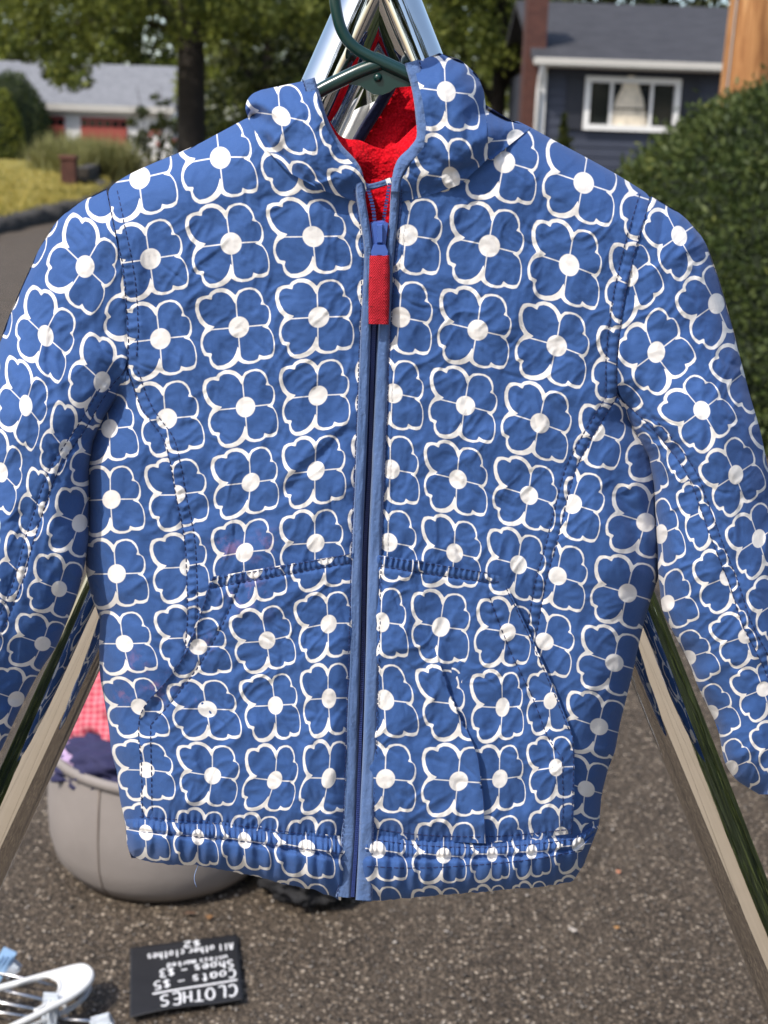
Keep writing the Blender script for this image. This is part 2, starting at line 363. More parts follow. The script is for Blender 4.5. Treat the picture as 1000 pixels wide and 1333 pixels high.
def bodyY(u, v):
    u = np.asarray(u, float); v = np.asarray(v, float); d = wrink(u, v, 11) + creases(u, v, WR)
    d += seam_dip(u, v, [PRIN_L, PRIN_R, ARM_L, ARM_R], 2.6, .0011) + seam_dip(u, v, [shift(PRIN_L, 13, -2), shift(PRIN_R, -13, -2), shift(ARM_L, 14, 0), shift(ARM_R, -14, 0)], 2.2, .0006)
    d += puckers(u, v, shift(PRIN_L, 7, 0), 7, .0006, 11) + puckers(u, v, shift(PRIN_R, -7, 0), 7, .0006, 11, 3)
    d += puckers(u, v, shift(ARM_L, 8, 0), 7, .00042, 12, 5) + puckers(u, v, shift(ARM_R, -8, 0), 7, .00042, 12, 7)
    zl = [(472,300),(470,430),(463,600),(455,800),(446,1000)]; zr = [(520,300),(513,400),(505,600),(498,800),(490,1000)]
    d += puckers(u, v, zl, 9, .0004, 19, 9) + puckers(u, v, zr, 9, .0004, 19, 11)
    return body_base(u, v) - d
CREASE = [(566,845),(585,900),(598,932),(613,962),(622,985),(629,1040),(632,1098)]
WRP = [([(300,905),(345,880),(400,858)],8,.0022), ([(250,880),(300,872),(345,850)],7,-.0016), ([(285,985),(320,950),(372,930)],9,.0018), ([(330,1000),(365,960)],8,-.0014),
       ([(405,790),(440,800),(455,830)],8,.0013), ([(300,800),(345,812),(390,800)],8,-.0013), ([(240,960),(262,1010),(300,1050)],8,.0015), ([(395,870),(402,950),(398,1050)],9,.0014),
       ([(520,860),(540,930),(548,1030)],10,-.0014), ([(680,880),(690,950),(700,1040)],9,.0016), ([(640,860),(662,905),(690,940)],8,-.0012), ([(560,970),(585,1000)],8,.0014)]
def pocketY(u, v):
    u = np.asarray(u, float); v = np.asarray(v, float)
    d = .0045 + wrink(u, v, 31, 1.15) + creases(u, v, WRP) + .0026 * np.exp(-(seg_dist(u, v, POCK_L[:6]) / 7) ** 2) + .0026 * np.exp(-(seg_dist(u, v, POCK_R[:8]) / 7) ** 2)
    s, a = seg_along(u, v, CREASE); side = np.interp(v, [p[1] for p in CREASE], [p[0] for p in CREASE])
    fold = np.clip((v - 845) / 60, 0, 1) * (v > 840)
    d += fold * (.0060 * np.exp(-(np.maximum(side - u, 0) / 16.0) ** 2) * (u <= side) - .0012 * np.exp(-(np.maximum(u - side, 0) / 10.0) ** 2) * (u > side))
    tl = [(275,757),(366,741),(460,724)]; tr = [(492,729),(570,741),(645,752)]
    d += puckers(u, v, tl, 7, .0011, 7.5, 13) + puckers(u, v, tr, 7, .0011, 7.5, 15)
    d += seam_dip(u, v, [shift(tl, 0, 8), shift(tr, 0, 8)], 2.5, .0016)
    il = [(312,760),(300,790),(285,822),(258,868),(222,915),(200,940)]; ir = [(637,772),(657,830),(675,870),(695,912),(712,957),(722,1000)]
    d += seam_dip(u, v, [il, ir], 2.4, .0012) + puckers(u, v, il, 8, .0006, 15, 17) + puckers(u, v, ir, 8, .0007, 15, 19)
    d += puckers(u, v, shift(HEM_L, 0, -6), 9, .0010, 8.5, 21) + puckers(u, v, shift(HEM_R, 0, -6), 9, .0009, 9, 23)
    d -= .0055 * np.clip(1 - seg_dist(u, v, HEM_L) / 30, 0, 1) + .0055 * np.clip(1 - seg_dist(u, v, HEM_R) / 26, 0, 1)
    return body_base(u, v) - d
def hemY(u, v):
    u = np.asarray(u, float); v = np.asarray(v, float); left = u < 462
    top = np.where(left, np.interp(u, [p[0] for p in HEM_L], [p[1] for p in HEM_L]), np.interp(u, [p[0] for p in HEM_R], [p[1] for p in HEM_R]))
    bot = np.where(left, np.interp(u, [165,175,220,297,335,370,412,445], [1110,1117,1127,1134,1141,1152,1159,1172]), np.interp(u, [470,520,600,700,746,760,781], [1174,1170,1163,1155,1147,1127,1090]))
    t = np.clip((v - top) / np.maximum(bot - top, 8), 0, 1)
    wob = np.sin(2 * math.pi * (u + 5 * perlin(u / 20, v / 90, 41)) / 19.0)
    d = .0020 + .010 * np.sin(np.clip(t, 0, 1) * math.pi) ** .55
    d += .0016 * wob * np.sin(t * math.pi) + .0012 * perlin(u / 24, v / 15, 43) + .0008 * perlin(u / 8, v / 12, 44)
    d -= .0042 * np.exp(-((t - .30) / .05) ** 2) + .002 * np.exp(-((t - .02) / .05) ** 2)
    d += .0011 * np.sin(2 * math.pi * (u + 4 * perlin(u / 15, v * 0, 45)) / 6.6) * np.exp(-((t - .14) / .14) ** 2)
    return body_base(u, v) - d + .010 * t ** 4
WRSL = [([(118,560),(80,640),(55,720)],8,.002), ([(128,570),(108,640),(104,720)],7,-.002), ([(60,810),(85,820),(100,790)],7,-.002), ([(20,640),(5,720),(-15,800)],10,.002), ([(70,420),(62,470),(72,520)],5,-.0022), ([(78,420),(72,470),(82,520)],6,.0018),
        ([(48,860),(68,842)],6,-.002), ([(150,500),(132,540)],6,-.0022)]
WRSR = [([(838,560),(860,590),(885,640)],8,.0028), ([(850,560),(880,600),(905,660)],6,-.0018), ([(862,640),(880,720),(900,800)],9,.0022), ([(868,780),(895,790),(930,770)],7,-.0016), ([(900,880),(935,870),(965,850)],8,.0018), ([(930,930),(960,925),(990,900)],8,-.0018), ([(870,840),(900,835),(930,820)],7,.0014),
        ([(930,980),(955,985),(985,975)],7,.0016), ([(905,520),(920,545),(922,580)],5,-.0018), ([(875,380),(885,440),(880,500)],9,.001)]
def sleeve_fn(left):
    out, inn, arm, seam, wr = (SLEEVE_L_OUT, INNER_L, ARM_L, SEAM_L, WRSL) if left else (SLEEVE_R_OUT, INNER_R, ARM_R, SEAM_R, WRSR)
    sho = SHOULDER_L if left else SHOULDER_R
    def f(u, v):
        u = np.asarray(u, float); v = np.asarray(v, float)
        e = np.minimum(seg_dist(u, v, sho[-3:] + out[1:]), seg_dist(u, v, inn[1:]))
        y = YE - .016 * np.clip((v - 430) / 110, 0, 1) - TB * prof(e / RB) - .012 * np.exp(-((u - 480) / 230.0) ** 2)
        d = wrink(u, v, 51 if left else 61, 1.25) + creases(u, v, wr) + seam_dip(u, v, [seam, arm], 2.4, .0011)
        sgn = 11 if not left else -11
        d += seam_dip(u, v, [shift(seam, sgn, -4)], 2.2, .0010) + puckers(u, v, shift(seam, sgn * .5, -2), 7, .0006, 11, 25)
        k, a = seg_along(u, v, inn[4:]); d += .0016 * np.exp(-(k / 30) ** 2) * np.sin(a / 13 + 2 * perlin(a / 40, k / 40, 3))
        return y - d
    return f
sleeveY = {True: sleeve_fn(True), False: sleeve_fn(False)}
WRH = [([(385,112),(400,135),(408,165)],6,-.0022), ([(392,110),(408,135),(416,160)],4,.0016), ([(345,175),(352,190),(372,206)],5,-.0045), ([(330,160),(350,172),(366,195)],8,.004), ([(375,200),(400,225),(430,240)],8,.003),
       ([(565,180),(580,205),(600,215)],8,.0035), ([(560,205),(590,222),(620,218)],6,-.003), ([(610,150),(612,185),(625,205)],8,-.003), ([(560,90),(585,85),(605,95)],7,-.0015), ([(560,145),(570,165),(565,190)],6,-.002), ([(565,235),(590,240),(612,225)],7,.002)]
def hoodY(u, v):
    u = np.asarray(u, float); v = np.asarray(v, float)
    eL = seg_dist(u, v, [(405,104),(340,117),(328,122),(321,131),(319,142),(325,158)]); eR = seg_dist(u, v, [(540,80),(575,70),(610,85),(628,110),(634,142),(660,156),(692,166)])
    e = np.where(u < 480, eL, eR)
    y = 1.030 - .050 * prof(e / 55.0)
    ds = np.minimum(seg_dist(u, v, [(328,156),(345,192),(375,224),(420,248),(474,266)]), seg_dist(u, v, [(692,166),(662,190),(640,208),(600,240),(560,254),(520,263)]))
    k = np.clip(ds / 34.0, 0, 1); k = k * k * (3 - 2 * k)
    y = y * k + (bodyY(u, v) - .0022) * (1 - k)
    return y - wrink(u, v, 71, 1.3) - creases(u, v, WRH)

JACKET = empty('hooded_jacket', tuple(P(480, 1170, 1.02)), 'blue zip-up hooded jacket printed with white flowers, red fleece lining', 'jacket')
STAINS = [(322,775,26),(350,712,20),(300,718,18),(265,842,14),(285,715,16),(205,895,18),(250,905,14),(160,905,12),(178,862,14),(120,860,12)]
def stain_at(u, v):
    s = np.zeros(np.shape(u))
    for x, y, r in STAINS: s += np.exp(-((u - x) ** 2 + (v - y) ** 2) / r ** 2)
    return np.clip(s, 0, 1)
def resample(path, n, bias=None):
    p = np.asarray(path, float); s = np.r_[0, np.cumsum(np.hypot(*np.diff(p, axis=0).T))]; t = np.linspace(0, s[-1], n)
    q = np.stack([np.interp(t, s, p[:, 0]), np.interp(t, s, p[:, 1])], 1)
    k = max(1, n // 45)                                            # soften the corners of the traced outline
    if n > 20:
        w = np.ones(2 * k + 1) / (2 * k + 1); pad = np.vstack([2 * q[0] - q[k:0:-1], q, 2 * q[-1] - q[-2:-k - 2:-1]])
        q = np.stack([np.convolve(pad[:, 0], w, 'valid'), np.convolve(pad[:, 1], w, 'valid')], 1)
    return q
def by_rows(path, y0, y1, n):                                      # sample a path at even heights
    p = sorted(path, key=lambda a: a[1]); ys = np.linspace(y0, y1, n); x = np.interp(ys, [a[1] for a in p], [a[0] for a in p])
    w = np.ones(9) / 9; xp = np.r_[2 * x[0] - x[4:0:-1], x, 2 * x[-1] - x[-2:-6:-1]]; return np.stack([np.convolve(xp, w, 'valid'), ys], 1)
def patch(L, R, yfun, lat, step=2.0, dens=None):
    n = len(L); m = max(4, int(np.max(np.hypot(*(R - L).T)) / step)); s = np.linspace(0, 1, m + 1)
    if dens == 'l': s = .55 * s + .45 * s ** 2
    if dens == 'r': s = 1 - (.55 * s + .45 * s ** 2)[::-1]
    if dens == 'b': s = .5 * s + .5 * (.5 - .5 * np.cos(s * math.pi))
    U = L[:, :1] + (R[:, :1] - L[:, :1]) * s; V = L[:, 1:] + (R[:, 1:] - L[:, 1:]) * s
    Y = yfun(U, V); pts = P(U, V, Y).reshape(-1, 3); lt = lat(U, V) if lat else np.stack([U.ravel() / 100, V.ravel() / 100], 1)
    i = np.arange(n - 1)[:, None] * (m + 1) + np.arange(m)[None]; f = np.stack([i, i + (m + 1), i + m + 2, i + 1], -1).reshape(-1, 4)
    return pts, f, lt, stain_at(U, V).ravel()
def part(name, patches, mat=M_FAB, parent=JACKET):
    Vs = []; Fs = []; Ls = []; Ss = []; o = 0
    for v, f, l, s in patches: Vs.append(v); Fs.append(f + o); Ls.append(l); Ss.append(s); o += len(v)
    return mesh_np(name, np.vstack(Vs), np.vstack(Fs), mat, parent, True, {'lattice': np.vstack(Ls), 'stain': np.concatenate(Ss)})

LAT = {}
LAT['main_l'] = tps(grid_pts({-2: {1: (277,100), 2: (380,97)}, -1: {0: (182,232), 1: (287,205), 2: (389,203)}, 0: {0: (196,337), 1: (301,317), 2: (408,308), 3: (514,300)}, 1: {0: (209,441), 1: (311,426), 2: (415,413), 3: (521,405)},
  2: {0: (217,545), 1: (320,530), 2: (414,515), 3: (514,507)}, 3: {0: (229,644), 1: (327,628), 2: (411,613), 3: (508,600)}, 4: {0: (236,738), 1: (318,719), 2: (411,707), 3: (500,700)}, 5: {1: (325,820), 2: (415,800)}}))
LAT['side_l'] = tps(grid_pts({0: {0: (143,558), 1: (222,545)}, 1: {0: (145,650), 1: (241,644)}, 2: {0: (152,747), 1: (246,738)}, 3: {0: (162,838), 1: (250,830)}, 4: {0: (182,920), 1: (265,918)}, 5: {0: (196,1003), 1: (285,1003)}, 6: {0: (205,1085), 1: (290,1088)}}))
LAT['pock_l'] = tps(grid_pts({0: {1: (255,760), 2: (331,741), 3: (424,724), 4: (510,716)}, 1: {1: (258,842), 2: (348,834), 3: (428,812), 4: (508,810)}, 2: {0: (177,926), 1: (270,923), 2: (359,918), 3: (428,909), 4: (508,905)},
  3: {0: (190,1002), 1: (277,1010), 2: (358,1016), 3: (428,1013), 4: (505,1012)}, 4: {0: (190,1088), 1: (262,1094), 2: (330,1098), 3: (405,1108)}}))
LAT['hem_l'] = tps(grid_pts({3: {0: (190,1000), 1: (260,1005), 2: (318,1008), 3: (398,1018), 4: (478,1026)}, 4: {0: (190,1084), 1: (258,1090), 2: (318,1094), 3: (400,1104), 4: (480,1112)}, 5: {0: (196,1160), 1: (262,1168), 2: (326,1174), 3: (404,1186), 4: (482,1192)}}))
LAT['main_r'] = tps(grid_pts({-2: {2: (670,105), 3: (775,135)}, -1: {1: (548,200), 2: (657,211), 3: (760,238), 4: (860,265)}, 0: {0: (425,300), 1: (530,306), 2: (637,320), 3: (741,345), 4: (838,378)}, 1: {0: (418,405), 1: (521,413), 2: (622,430), 3: (725,450), 4: (822,482)},
  2: {0: (415,505), 1: (512,512), 2: (606,528), 3: (703,551), 4: (795,580)}, 3: {0: (412,605), 1: (509,611), 2: (596,624), 3: (689,645), 4: (775,670)}, 4: {0: (410,705), 1: (506,706), 2: (592,720), 3: (675,735), 4: (760,760)}, 5: {1: (500,800), 2: (585,815), 3: (662,830)}}))
LAT['side_r'] = tps(grid_pts({0: {0: (776,562), 1: (862,588)}, 1: {0: (745,656), 1: (841,680)}, 2: {0: (726,750), 1: (817,772)}, 3: {0: (709,835), 1: (800,863)}, 4: {0: (690,920), 1: (780,946)}, 5: {0: (682,1005), 1: (763,1027)}, 6: {0: (672,1085), 1: (756,1105)}}))
LAT['pock_ra'] = tps(grid_pts({0: {-1: (410,715), 0: (503,712), 1: (590,722), 2: (676,737)}, 1: {-1: (415,810), 0: (497,810), 1: (574,816), 2: (661,823)}, 2: {-1: (405,908), 0: (501,911), 1: (597,917), 2: (690,922)}, 3: {-1: (408,1012), 0: (502,1014), 1: (597,1017), 2: (690,1018)}, 4: {0: (490,1106), 1: (586,1114), 2: (672,1112)}}))
LAT['pock_rb'] = tps(grid_pts({0: {1: (588,722), 2: (676,737), 3: (752,765)}, 1: {1: (574,816), 2: (661,823), 3: (738,835)}, 2: {1: (566,917), 2: (655,921), 3: (716,912)}, 3: {1: (568,1014), 2: (651,1014), 3: (724,999)}, 4: {1: (565,1106), 2: (648,1106), 3: (730,1088)}}))
LAT['hem_r'] = tps(grid_pts({3: {0: (500,1022), 1: (580,1030), 2: (641,1028), 3: (690,1025), 4: (753,1015)}, 4: {0: (491,1106), 1: (578,1114), 2: (641,1112), 3: (692,1109), 4: (753,1100)}, 5: {0: (498,1192), 1: (575,1190), 2: (640,1186), 3: (694,1180), 4: (752,1172)}}))
LAT['sl_l'] = tps(grid_pts({0: {-1: (38,282), 0: (111,347), 1: (188,412)}, 1: {-1: (-8,380), 0: (59,437), 1: (133,497)}, 2: {-1: (-30,470), 0: (34,528), 1: (85,585)}, 3: {-1: (-65,560), 0: (2,615), 1: (58,665)}, 4: {0: (-28,700), 1: (30,750)}, 5: {0: (-58,785), 1: (5,835)}, -1: {0: (160,255)}}))
LAT['un_l'] = tps(grid_pts({-1: {0: (132,598), -1: (62,575)}, 0: {0: (104,681), -1: (30,657)}, 1: {0: (77,767), -1: (2,742)}, 2: {0: (56,838), -1: (-25,815)}, 3: {0: (21,910), -1: (-55,890)}, 4: {0: (-8,990), -1: (-80,970)}}))
LAT['sl_r'] = tps(grid_pts({-1: {0: (821,358), 1: (884,307), 2: (950,258)}, 0: {-1: (785,515), 0: (854,459), 1: (933,395), 2: (1000,345)}, 1: {-1: (845,590), 0: (914,534), 1: (974,481)}, 2: {-1: (888,668), 0: (958,618), 1: (1022,570)}, 3: {-1: (922,750), 0: (988,701), 1: (1050,655)}, 4: {0: (1014,782), -1: (948,830)}}))
LAT['un_r'] = tps(grid_pts({-1: {0: (838,605), 1: (893,580)}, 0: {0: (861,695), 1: (917,665)}, 1: {0: (868,786), 1: (947,751)}, 2: {0: (896,856), 1: (971,828)}, 3: {0: (926,928), 1: (994,897)}, 4: {0: (952,1000), 1: (1018,968)}}))
LAT['hood_l'] = tps(grid_pts({-1: {-1: (275,55), 0: (362,58), 1: (455,75)}, 0: {-1: (275,145), 0: (366,151), 1: (462,168)}, 1: {-1: (290,240), 0: (388,256), 1: (482,268)}}))
LAT['hood_ra'] = tps(grid_pts({-1: {0: (578,22), 1: (672,28), -1: (490,20)}, 0: {-1: (490,112), 0: (581,119), 1: (678,124)}, 1: {-1: (497,225), 0: (587,232), 1: (682,236)}}))
LAT['hood_rb'] = tps(grid_pts({-1: {0: (655,88), 1: (750,70)}, 0: {-1: (578,192), 0: (672,181), 1: (765,160)}, 1: {0: (688,280), 1: (780,262)}}))

ST = 2.0
# left and right front panels, side panels
y0, y1 = 147, 1100
n = int((y1 - y0) / ST)
Lm = SHOULDER_L[1:] + ARM_L[1:] + PRIN_L[1:] + [(236,900),(230,1100)]
part('front_panel', [patch(by_rows(Lm, y0, 1000, n), by_rows(ZIP_L, y0, 1000, n), bodyY, LAT['main_l'])])
Ls_ = by_rows(SIDE_L, 486, 1100, 300); Rs_ = by_rows(PRIN_L + [(236,900),(225,1100)], 486, 1100, 300)
part('side_panel', [patch(Ls_, Rs_, bodyY, LAT['side_l'], ST, 'l')])
Rm = SHOULDER_R[1:] + ARM_R[1:] + PRIN_R[1:] + [(690,900),(690,1000)]
part('front_panel', [patch(by_rows(ZIP_R, 158, 1000, n), by_rows(Rm, 158, 1000, n), bodyY, LAT['main_r'])])
part('side_panel', [patch(by_rows(PRIN_R + [(690,900),(690,1100)], 518, 1100, 300), by_rows(SIDE_R, 518, 1100, 300), bodyY, LAT['side_r'], ST, 'r')])
# pockets
zl = by_rows(ZIP_L, 719, 1093, 200); n = 200
part('pocket', [patch(resample(POCK_L, n), zl, pocketY, LAT['pock_l'])])
top_r = [(492,722),(570,733),(652,750)]
def top_at(x): return np.interp(x, [p[0] for p in top_r], [p[1] for p in top_r])
cr_path = [(545,top_at(545))] + [(555,790)] + CREASE
part('pocket', [patch(by_rows(ZIP_R, 722, 1090, n), resample(cr_path, n), pocketY, LAT['pock_ra']),
                patch(resample(cr_path, n), resample(POCK_R, n), pocketY, LAT['pock_rb'])])
# hem bands
HB_L = [(167,1104),(170,1112),(178,1118),(220,1126),(258,1126),(297,1134),(335,1141),(370,1151),(412,1159),(444,1172)]
HB_R = [(471,1174),(520,1170),(600,1163),(700,1155),(746,1147),(760,1126)]
def band(top, bot, lat):
    A = resample(top, 280); B = resample(bot, 280); B[:, 1] += 2.2 * perlin(B[:, 0] / 17, B[:, 0] * 0, 77) + 1.2 * perlin(B[:, 0] / 6, B[:, 0] * 0, 78); return patch(A, B, hemY, lat, 1.6)
part('hem_band', [band(shift([(163,1070)] + HEM_L, 0, -6), HB_L, LAT['hem_l'])])
part('hem_band', [band(shift(HEM_R, 0, -7), HB_R, LAT['hem_r'])])
# sleeves (upper and under cloth in one sleeve)
n = 380
def sl(name, patches): return part(name, patches)
sl('sleeve', [patch(resample(SLEEVE_L_OUT, n), resample(ARM_L + SEAM_L[1:], n), sleeveY[True], LAT['sl_l'], ST, 'l'), patch(resample(SEAM_L, 290), resample(INNER_L, 290), sleeveY[True], LAT['un_l'], ST, 'r')])
sl('sleeve', [patch(resample(ARM_R + SEAM_R[1:], n), resample(SLEEVE_R_OUT, n), sleeveY[False], LAT['sl_r'], ST, 'r'), patch(resample(INNER_R, 290), resample(SEAM_R, 290), sleeveY[False], LAT['un_r'], ST, 'l')])
# backs: same outlines bulging away from the viewer
def back_of(f, t=.028, R=70.0, edges=None):
    def g(u, v): return f + t * prof(np.minimum.reduce([seg_dist(u, v, e) for e in edges]) / R)
    return g
lat_back = tps({(i, j): (150 + i * 100 + 4 * j, 200 + j * 100) for i in range(-2, 10) for j in range(0, 10, 2)})
fullL = SHOULDER_L[1:] + ARM_L[1:3] + [(166,470)] + SIDE_L[1:]; fullR = SHOULDER_R[1:] + ARM_R[1:3] + [(804,500)] + SIDE_R[1:]
part('back_panel', [patch(by_rows(fullL, 188, 1117, 240), by_rows(fullR, 188, 1117, 240), back_of(YE, .028, 70, [SHOULDER_L[1:] + SLEEVE_L_OUT[:4], SHOULDER_R + SLEEVE_R_OUT[:4], SIDE_L[1:], SIDE_R[1:]]), lat_back, 4, 'b')])
part('sleeve_back', [patch(resample(SLEEVE_L_OUT, 200), resample(ARM_L + INNER_L[1:], 200), back_of(YE - .010, .028, 60, [SLEEVE_L_OUT, INNER_L[1:]]), lat_back, 4, 'b')])
part('sleeve_back', [patch(resample(ARM_R + INNER_R[1:], 200), resample(SLEEVE_R_OUT, 200), back_of(YE - .010, .028, 60, [SLEEVE_R_OUT, INNER_R[1:]]), lat_back, 4, 'b')])
# hood lobes
HL = [(340,117),(328,122),(321,131),(319,142),(325,158),(345,192),(375,224),(420,248),(474,266)]; HR_ = [(407,103),(414,130),(424,165),(444,198),(463,216),(478,240)]
part('hood_panel', [patch(resample(HL, 110), resample(HR_, 110), hoodY, LAT['hood_l'], 1.6)])
part('hood_panel', [patch(resample([(538,82),(550,130),(555,165),(552,192),(535,212),(522,235),(518,262)], 110), resample([(572,69),(600,78),(622,98),(630,118),(633,142),(636,206),(600,240),(560,254),(522,263)], 110), hoodY, LAT['hood_ra'], 1.6),
                    patch(resample([(632,136),(635,170),(636,207)], 60), resample([(643,143),(664,156),(692,166),(662,190),(640,208)], 60), hoodY, LAT['hood_rb'], 1.6)])

# binding along the zip and the hood opening: rounded strips
def strip(name, path, w, yf, mat, h=.0045, n=400, m=10, seed=0, parent=JACKET, lam=0):
    c = smooth_path(path, n); wd = np.interp(np.linspace(0, 1, n), np.linspace(0, 1, len(w)), w) if hasattr(w, '__len__') else np.full(n, w)
    t = np.gradient(c, axis=0); t /= np.linalg.norm(t, axis=1)[:, None]; nr = np.stack([-t[:, 1], t[:, 0]], 1)
    s = np.linspace(-1, 1, m + 1); U = c[:, :1] + nr[:, :1] * s * wd[:, None] / 2; V = c[:, 1:] + nr[:, 1:] * s * wd[:, None] / 2
    arc = np.linspace(0, n, n)[:, None]
    Y = yf(c[:, 0], c[:, 1])[:, None] - h * (1 - np.abs(s) ** 5) - .0004 * perlin(arc / 3.1, s * 4, seed + 5) - .0008 * perlin(arc / 14 + seed * 5, s * 1.3 + seed) - .0012 * perlin(arc / 45, s * .6, seed + 2)
    pts = P(U, V, Y).reshape(-1, 3); i = np.arange(n - 1)[:, None] * (m + 1) + np.arange(m)[None]; f = np.stack([i, i + (m + 1), i + m + 2, i + 1], -1).reshape(-1, 4)
    lt = np.stack([np.broadcast_to(s * .5 + .5, U.shape).ravel(), np.broadcast_to(arc / n, U.shape).ravel()], 1)
    return mesh_np(name, pts, f, mat, parent, True, {'lattice': lt})
def zipY(u, v):
    base = body_base(u, v); t = np.clip((np.asarray(v) - 215) / 60.0, 0, 1); hd = np.interp(v, [70, 170, 230], [1.002, .990, .985])
    return t * (base - .006) + (1 - t) * hd
TRIM_L = [(402,103),(410,130),(419,160),(436,192),(456,213),(466,228),(470,260),(478,310),(479,345),(476,430),(473,520),(469,620),(465,720),(462,840),(458,960),(455,1060),(452,1110),(447,1168)]
TRIM_R = [(536,80),(546,115),(551,150),(552,180),(541,198),(525,214),(516,238),(512,290),(507,340),(500,430),(496,520),(492,620),(488,720),(485,840),(482,960),(478,1060),(476,1120),(474,1172)]
WL = [16,17,18,19,17,13,12,11,10,13,14,14,14,15,17,18,19,20]; WR_ = [19,20,20,20,20,19,12,11,11,16,17,17,17,17,18,19,20,22]
strip('binding', TRIM_L, WL, lambda u, v: zipY(u, v) + .001, M_TRIM, .0042, 900, 16, 1)
strip('binding', TRIM_R, WR_, lambda u, v: zipY(u, v), M_TRIM, .0042, 900, 16, 2)
# edge stitch line on the outer side of each binding
# zip: tape, teeth, slider, pull
ZC = [(478,236),(486,262),(492,290),(494,320),(491,345),(487,430),(484,520),(481,620),(475,720),(473,840),(469,960),(466,1060),(463,1110),(459,1168)]
strip('zip_tape', [(493,296)] + ZC[3:], 20, lambda u, v: zipY(u, v) + .004, M_TAPE, .001, 500, 6, 4)
def teeth(name, path, w, pitch, parent, y_off=.0015, th=.0011):
    c = smooth_path(path, 1500); s = np.r_[0, np.cumsum(np.hypot(*np.diff(c, axis=0).T))]; ss = np.arange(0, s[-1], pitch)
    x = np.interp(ss, s, c[:, 0]); y = np.interp(ss, s, c[:, 1]); bm = bmesh.new()
    Y = zipY(x, y) + y_off
    for k in range(len(ss)):
        a = P(x[k] - w / 2, y[k], Y[k]); b = P(x[k] + w / 2, y[k], Y[k]); c3 = (a + b) / 2
        vs = bm_box(bm, c3, (np.linalg.norm(b - a), .0016, th))
    return from_bm(name, bm, M_TEETH, parent)
teeth('zip_teeth', ZC[4:], 4.6, 2.6, JACKET)
teeth('zip_teeth', [(477,240),(482,255),(486,272),(488,292)], 5, 4.2, JACKET, .0, .0014)
teeth('zip_teeth', [(507,240),(504,258),(501,275),(499,292)], 4.5, 4.2, JACKET, .0, .0014)
# slider
zy = float(zipY(np.array(493.), np.array(315.)))
sl_o = None
bm = bmesh.new()
def px_prism(bm, poly, Y, th, taper=1.0):
    n = len(poly); c = np.mean(poly, 0); f = []
    for k, (sc, dy) in enumerate(((1, 0), (taper, -th))):
        f.append([bm.verts.new(tuple(P(c[0] + (x - c[0]) * sc, c[1] + (y - c[1]) * sc, Y + dy))) for x, y in poly])
    bm.faces.new(f[0][::-1]); bm.faces.new(f[1])
    for i in range(n): bm.faces.new((f[0][i], f[0][(i + 1) % n], f[1][(i + 1) % n], f[1][i]))
px_prism(bm, [(482,290),(487,287),(500,287),(506,291),(503,318),(505,328),(500,336),(486,336),(482,328),(485,318)], zy - .002, .004, .9)
px_prism(bm, [(490.5,291),(498.5,291),(498.5,318),(490.5,318)], zy - .0055, .004, .8)
slider = from_bm('zip_slider', bm, M_SLIDER, JACKET)
bm = bmesh.new(); px_prism(bm, [(486,318),(502,318),(506,327),(505,336),(500,338),(497,332),(491,332),(488,338),(483,336),(482,327)], zy - .0065, .0025, .92)
o = from_bm('slider_ring', bm, M_SLIDER, slider)
def pullY(u, v): return np.full(np.shape(u), zy - .0085) + .003 * np.sin(np.clip((np.asarray(v) - 330) / 95, 0, 1) * math.pi) * -.6
pu = strip('pull_tab', [(494,333),(494,360),(493.5,390),(493,422)], [23,25,25,24], pullY, M_PULL, .0022, 120, 14, 6)
def thick_back(o, d=.0022):
    m = o.modifiers.new('thick', 'SOLIDIFY'); m.thickness = d; m.offset = 0
thick_back(pu, .0016)
bm = bmesh.new()
for yy in (361, 399): px_prism(bm, [(482,yy-.7),(505,yy-.7),(505,yy+.7),(482,yy+.7)], zy - .0122, .0006)
from_bm('pull_stitching', bm, plain('dark_red_thread', (.14, .002, .008), .9), JACKET)

# stitching: dashes of thread along the seams
def stitch(name, lines, parent=JACKET, dash=5.0, gap=2.6, w=1.45):
    V = []; Fc = []
    for path, yf in lines:
        c = smooth_path(path, max(60, len(path) * 30)); s = np.r_[0, np.cumsum(np.hypot(*np.diff(c, axis=0).T))]
        a = np.arange(0, s[-1] - dash, dash + gap)
        if not len(a): continue
        for f0 in a:
            e = [(np.interp(f0 + q * dash, s, c[:, 0]), np.interp(f0 + q * dash, s, c[:, 1])) for q in (0, .5, 1)]
            ex = np.array([q[0] for q in e]) + RNG.normal(0, .25); ey = np.array([q[1] for q in e]); d = np.array([ex[2] - ex[0], ey[2] - ey[0]]); d /= np.linalg.norm(d) + 1e-9; nx, ny = -d[1] * w / 2, d[0] * w / 2
            y = yf(ex, ey) - np.array([.0003, .0009, .0003]); o = len(V)
            for q in range(3):
                V += [P(ex[q] + nx, ey[q] + ny, y[q] + .0003), P(ex[q], ey[q], y[q] - .0003), P(ex[q] - nx, ey[q] - ny, y[q] + .0003)]
            for q in range(2):
                for z in range(2): Fc.append((o + q * 3 + z, o + q * 3 + z + 3, o + q * 3 + z + 4, o + q * 3 + z + 1))
    return mesh_np(name, np.array(V), np.array(Fc), M_THREAD, parent)
stitch('seam_stitching', [(PRIN_L, bodyY), (shift(PRIN_L, 13, -2), bodyY)])
stitch('seam_stitching', [(PRIN_R, bodyY), (shift(PRIN_R, -13, -2), bodyY)])
stitch('armhole_stitching', [(shift(ARM_L, 1, 0), bodyY), (shift(ARM_L, 15, 2)[:-1] + [(177,470)], bodyY)])
stitch('armhole_stitching', [(shift(ARM_R, -1, 0), bodyY), (shift(ARM_R, -15, -4), bodyY)])
stitch('sleeve_stitching', [(SEAM_L, sleeveY[True]), ([(x - 10, y - 4) for x, y in SEAM_L[1:]], sleeveY[True])])
